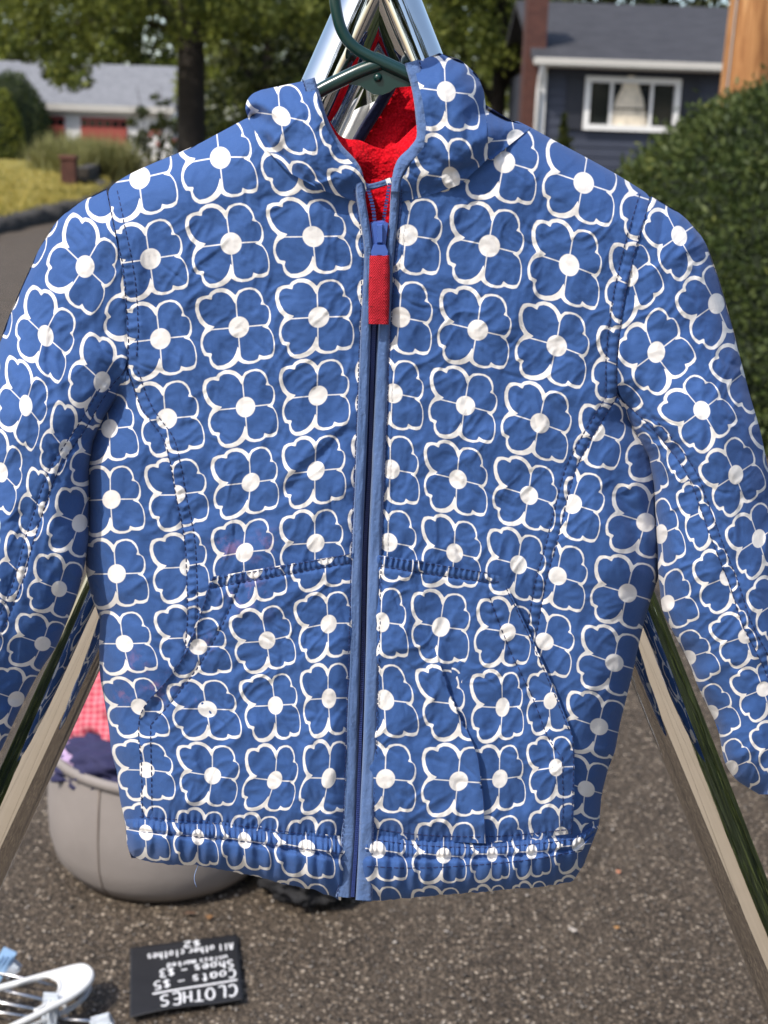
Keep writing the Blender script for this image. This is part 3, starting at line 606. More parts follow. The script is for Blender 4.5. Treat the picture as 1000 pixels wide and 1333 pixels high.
stitch('sleeve_stitching', [(SEAM_R, sleeveY[False]), ([(x + 11, y - 4) for x, y in SEAM_R[1:]], sleeveY[False])])
stitch('pocket_stitching', [([(277,754),(366,738),(458,721)], pocketY), ([(278,765),(366,749),(457,732)], pocketY), (shift(POCK_L, 2, 1), pocketY), ([(312,760),(300,790),(285,822),(258,868),(222,915),(196,944)], pocketY), ([(196,944),(197,1000),(198,1060)], pocketY)])
stitch('pocket_stitching', [([(494,725),(570,736),(640,747)], pocketY), ([(494,737),(570,749),(632,757),(652,757)], pocketY), (shift(POCK_R, -2, 1)[1:], pocketY), ([(637,777),(657,830),(675,870),(695,912),(712,957),(730,985)], pocketY), ([(732,985),(733,1040),(732,1080)], pocketY)])
stitch('hem_stitching', [(shift(HEM_L, 0, -3), pocketY), (shift(HEM_L, 2, 17), hemY)], dash=6)
stitch('hem_stitching', [(shift(HEM_R, 0, -9)[:5], pocketY), (shift(HEM_R, 0, 5)[:5], hemY), ([(478,1128),(540,1130),(620,1126),(700,1118),(760,1106)], hemY)], dash=6)
stitch('binding_stitching', [([(x + 10 if y < 220 else x + 8.6, y) for x, y in TRIM_R], lambda u, v: zipY(u, v) - .001)], dash=4.5, gap=1.5, w=1.3)
stitch('binding_stitching', [([(x - 8 if y < 220 else x - 7.4, y) for x, y in TRIM_L], lambda u, v: zipY(u, v) - .001)], dash=4.5, gap=1.5, w=1.3)
# loose thread hanging from the hem
tube('loose_thread', [P(256 + 3 * math.sin(k * .7), 1108 + k * 5.2, 1.000) for k in range(10)], .0003, plain('pale_blue_thread', (.25, .35, .6), .8), JACKET, 5)

# red fleece lining: collar and hood interior
def fleece_fn(base):
    def f(u, v): return base(u, v) - .0007 * perlin(u / 3.2, v / 3.2, 81) - .0012 * perlin(u / 9, v / 9, 82)
    return f
def collar_base(u, v):
    y = 1.038 - .020 * np.exp(-((u - 455) / 32.0) ** 2 - ((v - 205) / 28.0) ** 2) - .022 * np.exp(-((u - 535) / 30.0) ** 2 - ((v - 200) / 30.0) ** 2)
    return y - .010 * np.clip((v - 200) / 60, 0, 1)
top_c = resample([(415,135),(428,155),(440,175),(450,181),(468,182),(485,190),(502,195),(520,184),(538,166),(556,150)], 90); bot_c = resample([(430,290),(480,310),(556,300)], 90)
part('collar_lining', [patch(top_c, bot_c, fleece_fn(collar_base), None, 1.6)], M_FLEECE)
def hoodback(u, v): return 1.066 - .012 * np.sin(np.clip((u - 455) / 110, 0, 1) * math.pi) + .004 * np.sin((u + v * .6) / 13)
part('hood_lining', [patch(resample([(519,105),(505,125),(490,150),(474,178),(458,210)], 70), resample([(562,92),(564,130),(564,170),(560,215)], 70), fleece_fn(hoodback), None, 1.6)], M_FLEECE)
strip('hood_binding', [(516,100),(503,122),(488,147),(472,173),(455,204)], 15, lambda u, v: hoodback(u, v) - .003, M_NAVY, .005, 80, 8, 8)
# hanging loop and label tape at the collar
strip('hanging_loop', [(472,243),(484,243),(498,239),(514,234)], 8, lambda u, v: np.full(np.shape(u), 1.004), M_TRIM, .0015, 40, 6, 9)
strip('label_tape', [(503,237.5),(509,235.5)], 9, lambda u, v: np.full(np.shape(u), 1.0015), M_WHITE_TAPE, .0008, 10, 4, 10)

# ------------------------------------------------------------------ green coat hanger
M_GREEN = plain('dark_green_plastic', (.006, .035, .030), .28, .15, 20, .12, 120, .001, Coat_Weight=.3, Coat_Roughness=.2)
HANG = empty('coat_hanger', tuple(P(490, 90, 1.03)), 'dark green plastic coat hanger holding the flowered jacket', 'hanger')
HY = 1.028
hk = [(527,-30),(524,-55),(505,-76),(480,-82),(455,-72),(440,-45),(436,-12),(438,14),(446,42),(462,62),(486,76),(512,88),(545,104)]
hook = tube('hook', [P(x, y, HY) for x, y in smooth_path(hk, 60)], np.r_[.0036, np.full(59, .0040)], M_GREEN, HANG, 14)
arm_l = [(498,82),(470,92),(440,106),(415,119),(370,145),(300,188),(230,222),(190,240)]; arm_r = [(486,76),(512,88),(545,104),(600,135),(680,180),(740,215),(785,243)]
for a in (arm_l, arm_r): tube('arm', [P(x, y, HY + .002) for x, y in smooth_path(a, 40)], .0050, M_GREEN, HANG, 14)
bm = bmesh.new(); px_prism(bm, [(446,104),(470,92),(490,80),(512,90),(545,106),(540,112),(515,114),(508,120),(497,124),(486,123),(477,117),(470,112),(448,109)], HY + .0035, .003, .985); from_bm('web', bm, M_GREEN, HANG)
bm = bmesh.new(); bmesh.ops.create_uvsphere(bm, u_segments=14, v_segments=8, radius=.0032, matrix=Matrix.Translation(Vector(P(492, 101, HY + .0005)))); from_bm('rivet', bm, M_GREEN, HANG, True)

# ------------------------------------------------------------------ chrome garment rack
def chrome_mat():
    t = NT('polished_chrome'); v = t.obj((1, 1, 1)); n = t.noise(60, 3, .6, v)
    c = t.mix(n, (.70, .68, .64), (.80, .78, .75))
    return t.out(c, t.range(t.noise(25, 4, .7, v), .35, .75, .012, .045), 1.0)
M_CHROME = chrome_mat()
RY = 1.122; RAD = .0228
apex = P(495, -28, RY); pl = P(64, 933, RY); pr = P(892, 968, RY)
def foot(a, b, z=0.012): t = (z - a[2]) / (b[2] - a[2]); return a + (b - a) * t
RACK = empty('garment_rack', (float(apex[0]), RY, 0), 'chrome tube clothes rack with splayed A-frame legs', 'rack')
rot_y = 2.9
fl, fr = foot(apex, pl), foot(apex, pr)
railz = apex[2] + .012
for dy in (0, rot_y):
    for ft in (fl, fr):
        a = apex + np.array([0, dy, 0]); b = ft + np.array([0, dy, 0]); d = (a - b) / np.linalg.norm(a - b)
        tube('leg', [b + (a - b) * k for k in np.linspace(0, 1, 12)] + [a + d * .004], RAD, M_CHROME, RACK, 64)
        tube('foot_cap', [b + d * .03 - np.array([0, 0, .0]), b, b - d * .004], [RAD + .003, RAD + .003, RAD * .9], plain('black_rubber', (.02, .02, .02), .7), RACK, 28)
hook_in = P(480, -60, HY)
rail_c = np.array([hook_in[0], 0, hook_in[2] - .002])
rail_c = np.array([P(481, -52, HY)[0], 0, P(481, -52, HY)[2]])
tube('rail', [rail_c + np.array([0, y, 0]) for y in (.965, 2.0, 3.0, RY + rot_y + .04)], .0125, M_CHROME, RACK, 32)
tube('rail_cap', [rail_c + np.array([0, y, 0]) for y in (.958, .962, .972)], [.009, .0135, .0135], M_CHROME, RACK, 24)

# white shirt hanging further along the rail
def cloth_mat(name, col, rough=.85): return plain(name, col, rough, .06, 12, .3, 300, .002)
SH = empty('white_shirt', (float(rail_c[0]), 1.24, 1.0), 'plain white shirt hanging on the rail behind the jacket', 'shirt')
def shirt():
    n, m = 60, 50; t = np.linspace(0, 1, n)[:, None]; s = np.linspace(-1, 1, m)[None]
    hw = np.interp(t, [0, .04, .12, .2, 1], [.045, .08, .18, .19, .17]); x = rail_c[0] + .01 + s * hw; z = rail_c[2] - .085 - t * .58 - .02 * np.abs(s) * (t < .3)
    fr = 1.225 - .018 * np.sqrt(np.maximum(0, 1 - np.abs(s) ** 3)) + .010 * np.sin(s * 9 + t * 3) * t + .006 * np.sin(s * 21 - t * 11) + .006 * np.sin((z + x) * 70)
    bk = 1.26 + .03 * np.sqrt(np.maximum(0, 1 - np.abs(s) ** 3)) + 0 * t
    V = np.vstack([np.stack([x, fr, z + 0 * s], -1).reshape(-1, 3), np.stack([x, bk, z + 0 * s], -1).reshape(-1, 3)])
    i = (np.arange(n - 1)[:, None] * m + np.arange(m - 1)[None]); f = np.stack([i, i + m, i + m + 1, i + 1], -1).reshape(-1, 4)
    mesh_np('body', V, np.vstack([f, f[:, ::-1] + n * m]), cloth_mat('white_cotton', (.78, .77, .74)), SH)
shirt()
tube('shirt_hook', [rail_c + np.array([0.003 + .0165 * math.sin(a), 1.24, .0165 * math.cos(a)]) for a in np.linspace(1.9, -1.6, 24)] + [rail_c + np.array([-.008, 1.24, -.03]), rail_c + np.array([0, 1.24, -.10])], .002, M_CHROME, SH, 8)

# ================================================================== setting
def asphalt_mat():
    t = NT('weathered_asphalt'); v = t.obj()
    vo = t.new('ShaderNodeTexVoronoi'); vo.inputs['Scale'].default_value = 108; t.l.new(v, vo.inputs['Vector'])
    vs = t.new('ShaderNodeTexVoronoi'); vs.inputs['Scale'].default_value = 260; t.l.new(v, vs.inputs['Vector'])
    sp = t.new('ShaderNodeSeparateColor'); t.l.new(vo.outputs['Color'], sp.inputs[0])
    stone = t.range(vo.outputs['Distance'], .25, .52, 1, 0)
    tone = t.ramp(sp.outputs[0], [(0, (.012, .010, .008)), (.3, (.034, .026, .020)), (.58, (.068, .054, .041)), (.78, (.14, .113, .088)), (.9, (.28, .24, .195)), (1, (.46, .41, .35))])
    s2 = t.new('ShaderNodeSeparateColor'); t.l.new(vs.outputs['Color'], s2.inputs[0])
    fine = t.ramp(s2.outputs[1], [(0, (.016, .013, .010)), (.7, (.050, .040, .031)), (1, (.17, .14, .11))])
    c = t.mix(stone, fine, tone)
    big = t.noise(.9, 5, .6, v); mid = t.noise(6, 4, .6, v)
    c = t.mix(t.range(big, .35, .7, 0, .3), c, (.055, .046, .039)); c = t.mix(t.range(mid, .45, .8, 0, .25), c, (.13, .108, .085))
    tint = t.new('ShaderNodeMix', data_type='RGBA', blend_type='MULTIPLY'); tint.inputs[0].default_value = 1; t.l.new(c, tint.inputs[6]); tint.inputs[7].default_value = (1.32, 1.24, 1.13, 1); c = tint.outputs[2]
    h = t.math('ADD', t.math('MULTIPLY', stone, .7), t.noise(300, 3, .6, v))
    return t.out(c, .85, 0, t.bump(h, .9, .0035), Specular_IOR_Level=.35)
M_ASPH = asphalt_mat()
gn = 140
gx = np.concatenate([np.linspace(-400, -8, 20), np.linspace(-7.5, 7.5, 60), np.linspace(8, 400, 20)]); gy = np.concatenate([np.linspace(-120, -4, 10), np.linspace(-3, 14, 70), np.linspace(15, 480, 40)])
GX, GY = np.meshgrid(gx, gy); GZ = .004 * perlin(GX / 1.7, GY / 1.7, 90) * (np.abs(GX) < 8) * (GY < 15) - .004
m = len(gx); i = np.arange(len(gy) - 1)[:, None] * m + np.arange(m - 1)[None]
tag(mesh_np('asphalt_ground', np.stack([GX, GY, GZ], -1).reshape(-1, 3), np.stack([i, i + 1, i + m + 1, i + m], -1).reshape(-1, 4), M_ASPH), kind='structure')
# loose grit on the asphalt
gp = []; gf = []
for k in range(9000):
    u, v = RNG.uniform(-30, 1030), RNG.uniform(700, 1360); c = G(u, v); r = RNG.uniform(.0009, .0030) * (1 if RNG.random() < .9 else 1.7)
    o = len(gp); dirs = RNG.normal(size=(6, 3)) * .25
    base = np.array([(1, 0, 0), (-1, 0, 0), (0, 1, 0), (0, -1, 0), (0, 0, 1), (0, 0, -1)]) + dirs
    for b in base: gp.append(c + b * r * (1, 1, .7) + (0, 0, r * .3))
    for f in ((0, 2, 4), (2, 1, 4), (1, 3, 4), (3, 0, 4), (2, 0, 5), (1, 2, 5), (3, 1, 5), (0, 3, 5)): gf.append([o + q for q in f])
tg = NT('grit_stone'); oi = tg.noise(60, 2, .5, tg.obj())
tag(mesh_np('loose_grit', gp, gf, tg.out(tg.ramp(oi, [(.3, (.07, .06, .052)), (.5, (.15, .13, .11)), (.7, (.42, .38, .34))]), .8), None, False), 'fine loose grit scattered over the asphalt', 'grit', kind='stuff')
# leaf crumbs
def crumb(u, v, r, col, i, lab):
    c = G(u, v); bm = bmesh.new(); n = 9
    vs = [bm.verts.new((c[0] + r * (1 + .45 * random.uniform(-1, 1)) * math.cos(a), c[1] + r * (1 + .45 * random.uniform(-1, 1)) * math.sin(a) * .8, .003 + random.uniform(0, .006))) for a in np.linspace(0, 2 * math.pi, n, endpoint=False)]
    ct = bm.verts.new((c[0], c[1], .009))
    for k in range(n): bm.faces.new((vs[k], vs[(k + 1) % n], ct))
    tag(from_bm('dry_leaf', bm, plain('dry_leaf_%d' % i, col, .8, .4, 90), None, True), lab, 'leaf')
crumb(272, 1196, .010, (.30, .15, .06), 0, 'small dry orange leaf scrap on asphalt below the grey bucket')
crumb(248, 1192, .010, (.14, .075, .045), 1, 'small brown leaf scrap beside the orange scrap under the bucket')
crumb(803, 1211, .006, (.5, .25, .08), 2, 'tiny orange leaf flake on bare asphalt beside the rack leg')
crumb(747, 1214, .010, (.36, .32, .28), 3, 'pale chip of stone-coloured leaf on bare asphalt')
crumb(805, 1138, .005, (.45, .18, .1), 4, 'tiny reddish leaf flake on asphalt near the jacket hem')

# lawn, kerb
def poly_obj(name, px, z, mat, kind='structure', z0=None):
    bm = bmesh.new(); pts = [G(x, y, 0) for x, y in px]; vs = [bm.verts.new((p[0], p[1], z)) for p in pts]; f = bm.faces.new(vs)
    if z0 is not None:
        r = bmesh.ops.extrude_face_region(bm, geom=[f])
        for e in r['geom']:
            if isinstance(e, bmesh.types.BMVert): e.co.z = z0
    bmesh.ops.recalc_face_normals(bm, faces=bm.faces[:]); bmesh.ops.triangulate(bm, faces=bm.faces[:])
    return tag(from_bm(name, bm, mat), kind=kind)
tl = NT('dry_lawn'); v = tl.obj(); c = tl.ramp(tl.noise(.5, 6, .7, v), [(.3, (.16, .16, .026)), (.5, (.37, .29, .045)), (.7, (.48, .36, .08))])
c = tl.mix(tl.range(tl.noise(30, 4, .7, v), .3, .7, 0, .5), c, (.20, .18, .03))
M_LAWN = tl.out(c, .95, 0, tl.bump(tl.noise(40, 4, .7, v), .8, .08))
curb = [(-330,390),(-180,348),(-80,318),(0,297),(60,284),(105,272),(130,261),(142,250),(132,241),(112,232),(85,222),(40,213),(-60,207),(-330,207)]
poly_obj('lawn', curb, .12, M_LAWN, z0=.0)
kp = [G(x, y + 1.5) for x, y in smooth_path(curb[:9], 110)]
M_KERB = plain('dark_kerb_stone', (.045, .040, .034), .9, .4, 3, .8, 14, .03)
V = []; Fc = []
for k, p in enumerate(kp):
    t = kp[min(k + 1, len(kp) - 1)] - kp[max(k - 1, 0)]; t /= np.linalg.norm(t); nr = np.array([t[1], -t[0], 0]) * .22
    jt = RNG.normal(0, .035, 3)
    for a, z in ((nr * (1 + jt[0] * 3), 0), (nr * (1 + jt[0] * 3), .14 + jt[1]), (-nr, .17 + jt[2]), (-nr, 0)): V.append(p + a + (0, 0, z))
for k in range(len(kp) - 1):
    for q in range(3): Fc.append((k * 4 + q, k * 4 + q + 1, k * 4 + q + 5, k * 4 + q + 4))
tag(mesh_np('kerb', V, Fc, M_KERB, None, False), kind='structure')

# ------------------------------------------------------------------ foliage helpers
def leaf_mat(name, stops, trans=.25, scale=1.2):
    t = NT(name); a = t.new('ShaderNodeAttribute', attribute_name='tone'); n = t.noise(scale, 3, .6, t.obj())
    f = t.math('ADD', t.math('MULTIPLY', a.outputs['Fac'], .6), t.math('MULTIPLY', n, .45)); c = t.ramp(f, stops)
    m = t.out(c, .55, 0, Specular_IOR_Level=.3)
    tr = t.new('ShaderNodeBsdfTranslucent'); t.l.new(c, tr.inputs['Color']); mx = t.new('ShaderNodeMixShader'); mx.inputs[0].default_value = trans
    t.l.new(t.b.outputs[0], mx.inputs[1]); t.l.new(tr.outputs[0], mx.inputs[2]); t.l.new(mx.outputs[0], t.n['Material Output'].inputs[0]); return m
def leaves(name, cen, size, mat, parent, tone=None, up=None, aspect=.55, kind=None):
    cen = np.asarray(cen, float); n = len(cen); size = np.broadcast_to(size, (n,)) * RNG.uniform(.6, 1.3, n)
    a = RNG.normal(size=(n, 3));
    if up is not None: a = a * .6 + up
    a /= np.linalg.norm(a, axis=1)[:, None]; b = np.cross(a, RNG.normal(size=(n, 3))); b /= np.linalg.norm(b, axis=1)[:, None]; nn = np.cross(a, b)
    a = a * size[:, None]; b = b * (size * aspect)[:, None]; nn = nn * (size * .12)[:, None]
    V = np.stack([cen - a * .5, cen + b * .5 + nn, cen + a * .5, cen - b * .5 + nn], 1).reshape(-1, 3)
    tn = np.repeat(RNG.uniform(0, 1, n) if tone is None else tone, 4)
    o = mesh_np(name, V, np.arange(4 * n).reshape(n, 4), mat, parent, False, {'tone': tn})
    if kind: o['kind'] = kind
    return o
def clumps(n_cl, n_leaf, sampler, r):
    c = np.array([sampler() for _ in range(n_cl)]); rr = r * RNG.uniform(.5, 1.3, n_cl); k = RNG.integers(0, n_cl, n_leaf)
    d = RNG.normal(size=(n_leaf, 3)); d /= np.linalg.norm(d, axis=1)[:, None]; d *= (RNG.random(n_leaf) ** .45)[:, None]
    return c[k] + d * rr[k][:, None] * (1, 1, .75), np.clip(RNG.normal(.5, .2, n_leaf) + RNG.normal(0, .15, n_cl)[k], 0, 1)
M_BARK = plain('dark_bark', (.022, .017, .013), .95, .4, 6, .9, 18, .06)
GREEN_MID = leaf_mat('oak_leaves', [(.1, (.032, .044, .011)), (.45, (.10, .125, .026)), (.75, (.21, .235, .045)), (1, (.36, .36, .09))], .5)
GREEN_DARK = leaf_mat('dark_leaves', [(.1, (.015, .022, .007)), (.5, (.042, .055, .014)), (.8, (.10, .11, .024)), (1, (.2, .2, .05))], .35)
GREEN_YEL = leaf_mat('sunny_leaves', [(.1, (.05, .065, .012)), (.45, (.15, .18, .03)), (.75, (.28, .30, .05)), (1, (.42, .41, .10))], .45)
GREEN_YEW = leaf_mat('yew_needles', [(.1, (.014, .026, .008)), (.45, (.044, .068, .017)), (.75, (.095, .12, .03)), (1, (.20, .20, .045))], .2, 2.5)
GREEN_GRASS = leaf_mat('reed_blades', [(.1, (.09, .10, .03)), (.5, (.2, .2, .07)), (1, (.36, .33, .15))], .3)

# big street tree left, trunk at px 228-270
def limb(path, r): return (smooth_path(path, 14), np.linspace(r[0], r[1], 14))
def tree(name, px, Y, r, h, label, crown_fn, limbs, mat, group='background trees', tilt=0.0):
    b = P(px, 300, Y); base = np.array([b[0], Y, 0.0]); T = empty(name, tuple(base), label, 'tree', group)
    L = [(smooth_path([base + (0, 0, -.2), base + (0, 0, .4), base + (tilt * .3, 0, h * .5), base + (tilt, 0, h)], 20), np.interp(np.linspace(0, 1, 20), [0, .06, .12, 1], [r * 1.7, r * 1.25, r, r * .62]))]
    tubes('trunk', L, M_BARK, T, 16)
    tubes('limbs', [limb([base + np.array(q) for q in pth], rr) for pth, rr in limbs], M_BARK, T, 8)
    crown_fn(base, T)
    return T
def crown_street(base, T):
    def s():
        while True:
            u = RNG.uniform(-60, 450); w = RNG.uniform(-160, 130)
            low = np.interp(u, [-60, 0, 40, 75, 100, 125, 160, 200, 228, 270, 300, 340, 400, 450], [55, 62, 95, 112, 128, 105, 95, 40, 55, 80, 60, 70, 70, 60])
            if w < low - 16: break
        return P(u, w, base[1] + RNG.uniform(-3.5, 3.0))
    c, t = clumps(420, 21000, s, .42); leaves('crown', c, .17, GREEN_MID, T, t)
TR1 = tree('street_tree', 249, 30.0, .34, 9.0, 'large tree with thick dark trunk beside the road', crown_street,
  [([(0, 0, 3.4), (-1.5, -.5, 4.6), (-4, -1, 5.2)], (.18, .04)), ([(0, 0, 4.2), (1.4, 0, 5.6), (3.4, .3, 6.4)], (.17, .04)), ([(0, 0, 3.0), (-.8, .3, 3.6), (-2.6, .2, 3.5), (-3.4, 0, 3.0)], (.09, .02)), ([(0, 0, 3.9), (.9, .2, 4.3), (2.4, .2, 4.0)], (.08, .02)), ([(0, 0, 5), (0, -1, 7), (-.6, -2, 8)], (.16, .04))], GREEN_MID)
def box_crown(u0, u1, v0, v1, dy, ncl, nlf, r, size, mat, name='crown', topf=None):
    def fn(base, T):
        def s():
            while True:
                u = RNG.uniform(u0, u1); w = RNG.uniform(v0, v1)
                if topf is None or topf((u - u0) / (u1 - u0), (w - v0) / (v1 - v0)): break
            return P(u, w, base[1] + RNG.uniform(-dy, dy))
        c, t = clumps(ncl, nlf, s, r); leaves(name, c, size, mat, T, t)
    return fn
lim = [([(0, 0, 2.2), (-.8, 0, 3.4), (-1.6, 0, 5)], (.09, .03)), ([(0, 0, 2.6), (.9, 0, 4), (1.5, 0, 5.4)], (.09, .03))]
tree('dark_tree', 348, 36.0, .2, 6.5, 'dark leafy tree right of the thick trunk with low branches', box_crown(268, 450, -140, 215, 2.0, 260, 11000, .5, .18, GREEN_DARK), lim, GREEN_DARK)
tree('dark_tree', 640, 34.0, .2, 6.5, 'dense green tree standing left of the navy house', box_crown(556, 706, -140, 90, 2.0, 230, 11000, .5, .17, GREEN_MID, topf=lambda a, b: True), lim, GREEN_MID)
# far wood behind everything (one mass)
def far_wood():
    W = empty('far_tree', (0, 0, 0)); bpy.data.objects.remove(W)
for k, (u0, u1, v0, v1, Y, mt, lab) in enumerate([(-60, 130, -40, 150, 100, GREEN_YEL, 'pale sunlit tree behind the white garage house'), (110, 260, -60, 165, 105, GREEN_MID, 'green tree behind the right end of the garage roof'), (240, 400, -60, 185, 62, GREEN_YEL, 'sunlit yellow-green tree behind the dark leafy tree'),
                                              (380, 560, -80, 200, 70, GREEN_MID, 'tree behind the apex of the clothes rack'), (545, 710, -60, 200, 48, GREEN_YEL, 'bright yellow-green tree left of the brick chimney'), (690, 860, -150, 100, 60, GREEN_DARK, 'dark tree rising behind the navy house roof'), (840, 1060, -150, 100, 62, GREEN_DARK, 'dark tree behind the roof and utility pole')]):
    h = (EYE + (181 - v0) / F * Y) * .7
    tree('far_tree', (u0 + u1) / 2, float(Y), .25, h, lab, box_crown(u0, u1, v0, v1, 3.0, 150, 6500, Y * .0125, Y * .0058, mt), [([(0, 0, h * .4), (-1.2, 0, h * .7), (-2, 0, h)], (.1, .03)), ([(0, 0, h * .5), (1, 0, h * .7), (1.8, 0, h)], (.1, .03))], mt)

# small shrub left of the trunk
def plant(name, px, vb, label, cat, fn, loc_y=None, group=None):
    p = G(px, vb); T = empty(name, (float(p[0]), float(p[1]), 0), label, cat, group); fn(np.array([p[0], p[1], 0.0]), T); return T
def sap(base, T):
    L = []
    for k in range(7):
        a = RNG.uniform(-1, 1, 2); L.append((smooth_path([base, base + (a[0] * .3, a[1] * .3, 1.0), base + (a[0] * .8, a[1] * .6, RNG.uniform(1.7, 2.9))], 10), np.linspace(.03, .008, 10)))
    tubes('stems', L, M_BARK, T, 6)
    def s():
        u = RNG.uniform(168, 232); lo = 120 + abs(u - 205) * .9; return P(u, RNG.uniform(lo, 215), base[1] + RNG.uniform(-.6, .6))
    c, t = clumps(70, 2600, s, .17); leaves('foliage', c, .12, GREEN_DARK, T, t)
    def s2(): return P(RNG.uniform(195, 230), RNG.uniform(170, 192), base[1] - .7)
    c, t = clumps(6, 60, s2, .12); leaves('blossom', c, .10, leaf_mat('pink_petals', [(0, (.45, .12, .1)), (1, (.6, .25, .2))]), T, t)
plant('tall_shrub', 202, 236, 'loose dark shrub with a few pink blossoms beside the tree trunk', 'shrub', sap)
# domed hedges
def dome(base, rx, ry, rz, T, n, size, mat, core, zc=0.0, amp=.10, up=None):
    bm = bmesh.new(); bmesh.ops.create_icosphere(bm, subdivisions=4, radius=1)
    for q in bm.verts:
        d = q.co.normalized(); k = .93 + amp * mnoise.noise(d * 2.3 + Vector((base[0], 0, 3))) - .02
        q.co = Vector((base[0] + d.x * rx * k, base[1] + d.y * ry * k, max(-.05, zc + d.z * rz * k)))
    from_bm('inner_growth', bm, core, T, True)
    fine = .6 if n > 20000 else 0
    d = RNG.normal(size=(n, 3)); d[:, 2] = np.abs(d[:, 2]) * (1 if zc < rz * .3 else 1) - .15; d /= np.linalg.norm(d, axis=1)[:, None]
    k = np.array([.95 + amp * mnoise.noise(Vector(x) * 2.3 + Vector((base[0], 0, 3))) for x in d]) + RNG.normal(0, .022, n) + fine * np.array([.05 * mnoise.noise(Vector(x) * 11) + .03 * mnoise.noise(Vector(x) * 27) for x in d])
    c = base + np.stack([d[:, 0] * rx * k, d[:, 1] * ry * k, np.maximum(.02, zc + d[:, 2] * rz * k)], 1)
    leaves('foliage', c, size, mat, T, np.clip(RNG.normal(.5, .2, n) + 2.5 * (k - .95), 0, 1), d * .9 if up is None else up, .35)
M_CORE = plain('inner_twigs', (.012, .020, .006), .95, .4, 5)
hb = P(1120, 400, 9.0); HEDGE = empty('clipped_hedge', (float(hb[0]), 9.0, 0), 'big domed green hedge in front of the utility pole', 'hedge')
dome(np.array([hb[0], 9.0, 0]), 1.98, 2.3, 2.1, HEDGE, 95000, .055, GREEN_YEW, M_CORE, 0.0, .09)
# sparse yellow sprigs and a dead tip
def sprig(u, v, lab):
    pass
def lb(name, u, v, rx, rz, lab, mat, n=9000, size=.16, group=None):
    p = G(u, v); T = empty(name, (float(p[0]), float(p[1]), 0), lab, 'bush', group); dome(np.array([p[0], p[1], 0]), rx, rx * .8, rz, T, n, size, mat, M_CORE, 0, .08)
lb('round_bush', 16, 203, 2.3, 4.3, 'tall rounded clipped bush in front of the white garage house', GREEN_YEW, 9000)
lb('round_bush', 0, 210, 1.2, 3.0, 'pale loose bush beside the tall rounded clipped bush', GREEN_YEL, 5000, .2)
def reeds(base, T):
    n = 2600; V = []; Fc = []; tn = []
    for k in range(n):
        a = RNG.uniform(0, 2 * math.pi); sp = RNG.random() ** .6; h = RNG.uniform(.7, 1.55); rt = base + (RNG.normal(0, .35), RNG.normal(0, .3), 0); tip = rt + np.array([math.cos(a) * sp * .95, math.sin(a) * sp * .8, h * (1.05 - .5 * sp)]); md = rt * .5 + tip * .5 + (0, 0, .22)
        w = np.array([-math.sin(a), math.cos(a) * .3, 0]) * .016; o = len(V); V += [rt - w, rt + w, md + w, md - w, tip, tip + w * .2]; Fc += [(o, o + 1, o + 2, o + 3), (o + 3, o + 2, o + 5, o + 4)]; tn += [RNG.random()] * 6
    mesh_np('blades', V, Fc, GREEN_GRASS, T, False, {'tone': np.array(tn)})
for (u, v, lab) in ((112, 232, 'arching pale ornamental grass clump behind the brick post'), (142, 236, 'greener ornamental grass clump right of the brick post'), (78, 226, 'ornamental grass clump left of the brick post')):
    plant('ornamental_grass', u, v, lab, 'grass clump', reeds, group='grass clumps by the driveway')

# brick post
def brick_mat():
    t = NT('red_brick'); b = t.new('ShaderNodeTexBrick'); sx = t.new('ShaderNodeSeparateXYZ'); t.l.new(t.obj(), sx.inputs[0]); cx_ = t.new('ShaderNodeCombineXYZ'); t.l.new(t.math('ADD', sx.outputs[0], sx.outputs[1]), cx_.inputs[0]); t.l.new(sx.outputs[2], cx_.inputs[1]); t.l.new(cx_.outputs[0], b.inputs['Vector']); b.inputs['Scale'].default_value = 3.2
    b.inputs['Color1'].default_value = (.060, .020, .015, 1); b.inputs['Color2'].default_value = (.085, .030, .022, 1); b.inputs['Mortar'].default_value = (.065, .04, .032, 1); b.inputs['Mortar Size'].default_value = .012
    return t.out(b.outputs[0], .9, 0, t.bump(b.outputs['Fac'], -.4, .01))
M_BRICK = brick_mat()
bp = G(91, 246); PB = empty('brick_post', (float(bp[0]), float(bp[1]), 0), 'short red brick post at the end of the yellow lawn', 'post')
box('shaft', (bp[0], bp[1], .37), (.36, .36, .76), M_BRICK, PB); box('cap', (bp[0], bp[1], .79), (.44, .44, .09), plain('brick_cap', (.12, .05, .04), .9), PB, bevel=.01)
# low dark wall by the driveway
a, b = G(104, 246), G(165, 214); d = b - a; wl_ = np.linalg.norm(d); ang = math.atan2(d[1], d[0])
LW = empty('garden_wall', tuple((a + b) / 2), 'low dark garden wall running from the brick post to the driveway', 'wall')
M_DSTONE = plain('dark_fieldstone', (.05, .042, .034), .9, .4, 4, .8, 12, .04)
for k in range(14):
    for j in range(2):
        c = a + d * ((k + .5 + .25 * (j % 2)) / 14.5); box('stone', (c[0], c[1], .12 + .26 * j), (wl_ / 14.5 * .97, .4 + random.uniform(-.05, .05), .25), M_DSTONE, LW, Matrix.Rotation(ang, 3, 'Z'), .03)

